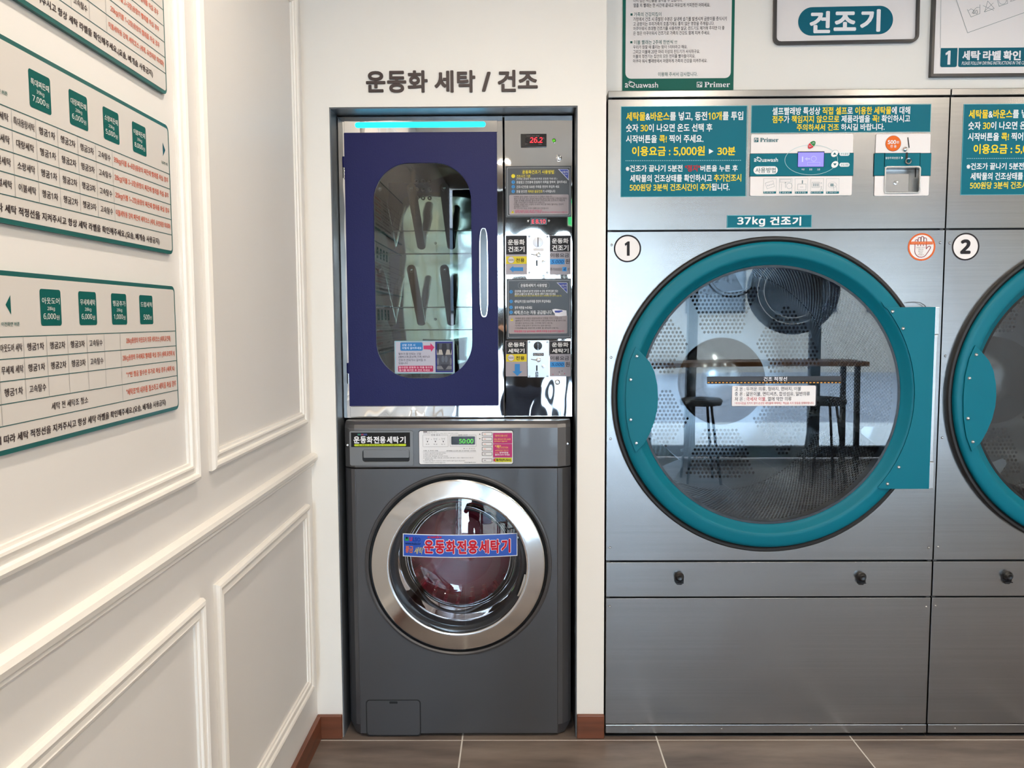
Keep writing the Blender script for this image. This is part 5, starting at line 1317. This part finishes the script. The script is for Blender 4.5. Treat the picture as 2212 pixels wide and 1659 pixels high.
# the person taking the picture, mirrored in the steel and glass
def skin_obj(name, nodes, edges, mt, parent, origin, root=0, sub=2):
    me = bpy.data.meshes.new(name); me.from_pydata([tuple(Vector(n[:3])-Vector(origin)) for n in nodes], edges, [])
    o = bpy.data.objects.new(name, me); COL.objects.link(o); o.parent = parent
    m = o.modifiers.new('skin', 'SKIN'); m.use_smooth_shade = True
    for i, n in enumerate(nodes):
        v = me.skin_vertices[0].data[i]; v.radius = (n[3], n[4] if len(n) > 4 else n[3]); v.use_root = i == root
    sb = o.modifiers.new('sub', 'SUBSURF'); sb.levels = sub; sb.render_levels = sub
    me.materials.append(mt); return o
px_, py_ = .70, -3.02
th = Thing('person', (px_, py_, 0), 'person in dark jacket and blue jeans holding up a phone, mirrored in the steel', 'person')
m_skin = mat('skin', (214, 170, 146), .5); m_jean = mat('denim', (38, 50, 74), .8, noise=((60, 60, 60), .2)); m_jkt = mat('jacket', (30, 30, 36), .75)
H_ = lambda x, y, z, *r: (px_+x, py_+y, z, *r)
B = [H_(0, 0, .93, .10, .07), H_(0, 0, 1.10, .09, .07), H_(0, .0, 1.30, .12, .08), H_(0, -.01, 1.40, .08), H_(0, .01, 1.48, .05), H_(0, .02, 1.55, .068, .08), H_(0, .025, 1.62, .07, .085), H_(0, .02, 1.69, .05, .06)]
E = [(0, 1), (1, 2), (2, 3), (3, 4), (4, 5), (5, 6), (6, 7)]
J = {}
def add(n, to): B.append(n); E.append((to, len(B)-1)); return len(B)-1
for s_ in (-1, 1):
    a = add(H_(s_*.09, 0, .88, .085), 0); a = add(H_(s_*.10, .015, .50, .055), a); a = add(H_(s_*.105, -.01, .10, .036), a); a = add(H_(s_*.11, .05, .05, .04, .03), a); add(H_(s_*.115, .15, .035, .032, .022), a)
    a = add(H_(s_*.17, -.01, 1.37, .05), 2); a = add(H_(s_*.24, .06, 1.16, .040), a); a = add(H_(s_*.10, .32, 1.30, .028), a); add(H_(s_*.075, .375, 1.345, .022, .03), a)
skin_obj('body', B, E, m_skin, th.o, th.loc)
L = [H_(0, 0, .97, .145, .115), H_(0, 0, .90, .15, .12)]; LE = [(0, 1)]
for s_ in (-1, 1):
    L += [H_(s_*.095, .0, .82, .10), H_(s_*.10, .018, .50, .075), H_(s_*.105, -.005, .09, .058)]; n = len(L); LE += [(1, n-3), (n-3, n-2), (n-2, n-1)]
skin_obj('jeans', L, LE, m_jean, th.o, th.loc)
L = [H_(0, 0, .84, .17, .135), H_(0, 0, 1.10, .155, .125), H_(0, 0, 1.30, .165, .125), H_(0, -.01, 1.41, .085)]; LE = [(0, 1), (1, 2), (2, 3)]
for s_ in (-1, 1):
    L += [H_(s_*.18, -.01, 1.36, .068), H_(s_*.25, .06, 1.15, .056), H_(s_*.115, .29, 1.28, .044)]; n = len(L); LE += [(2, n-3), (n-3, n-2), (n-2, n-1)]
skin_obj('jacket', L, LE, m_jkt, th.o, th.loc)
skin_obj('hair', [H_(0, -.02, 1.60, .075, .075), H_(0, -.005, 1.68, .082, .095), H_(0, .0, 1.73, .05, .06)], [(0, 1), (1, 2)], mat('black_hair', (24, 20, 20), .5), th.o, th.loc)
for s_ in (-1, 1):
    skin_obj('shoe', [H_(s_*.11, -.03, .05, .05, .045), H_(s_*.113, .08, .04, .048, .035), H_(s_*.118, .17, .032, .04, .026)], [(0, 1), (1, 2)], mat('shoe_white', (206, 206, 208), .6), th.o, th.loc)
    # hand: palm and five fingers closing on the phone edge
    for k in range(4):
        z = 1.325+k*.017; f = [H_(s_*.078, .385, z, .010), H_(s_*.092, .412, z+.004, .0085), H_(s_*.084, .436, z+.005, .0078), H_(s_*.066, .442, z+.005, .0068)]
        skin_obj('finger', f, [(0, 1), (1, 2), (2, 3)], m_skin, th.o, th.loc, sub=1)
    skin_obj('thumb', [H_(s_*.068, .372, 1.325, .012), H_(s_*.055, .392, 1.345, .010), H_(s_*.040, .404, 1.362, .008)], [(0, 1), (1, 2)], m_skin, th.o, th.loc, sub=1)
xh, yh = px_, py_+.425
tl = Thing('phone', (xh, yh, 1.33), 'dark phone held up in both hands, mirrored in the steel', 'phone')
tl.part('case', MB(m_screen).box(xh-.078, xh+.078, yh-.006, yh+.003, 1.325, 1.402), bevel=.003)
tl.part('lens', MB(m_glass_s).lathe(Plane('front', yh+.0045), xh+.05, 1.38, [(.008, 0), (.007, -.0015), (0, -.002)], 16))

bpy.data.objects.remove(_fo)
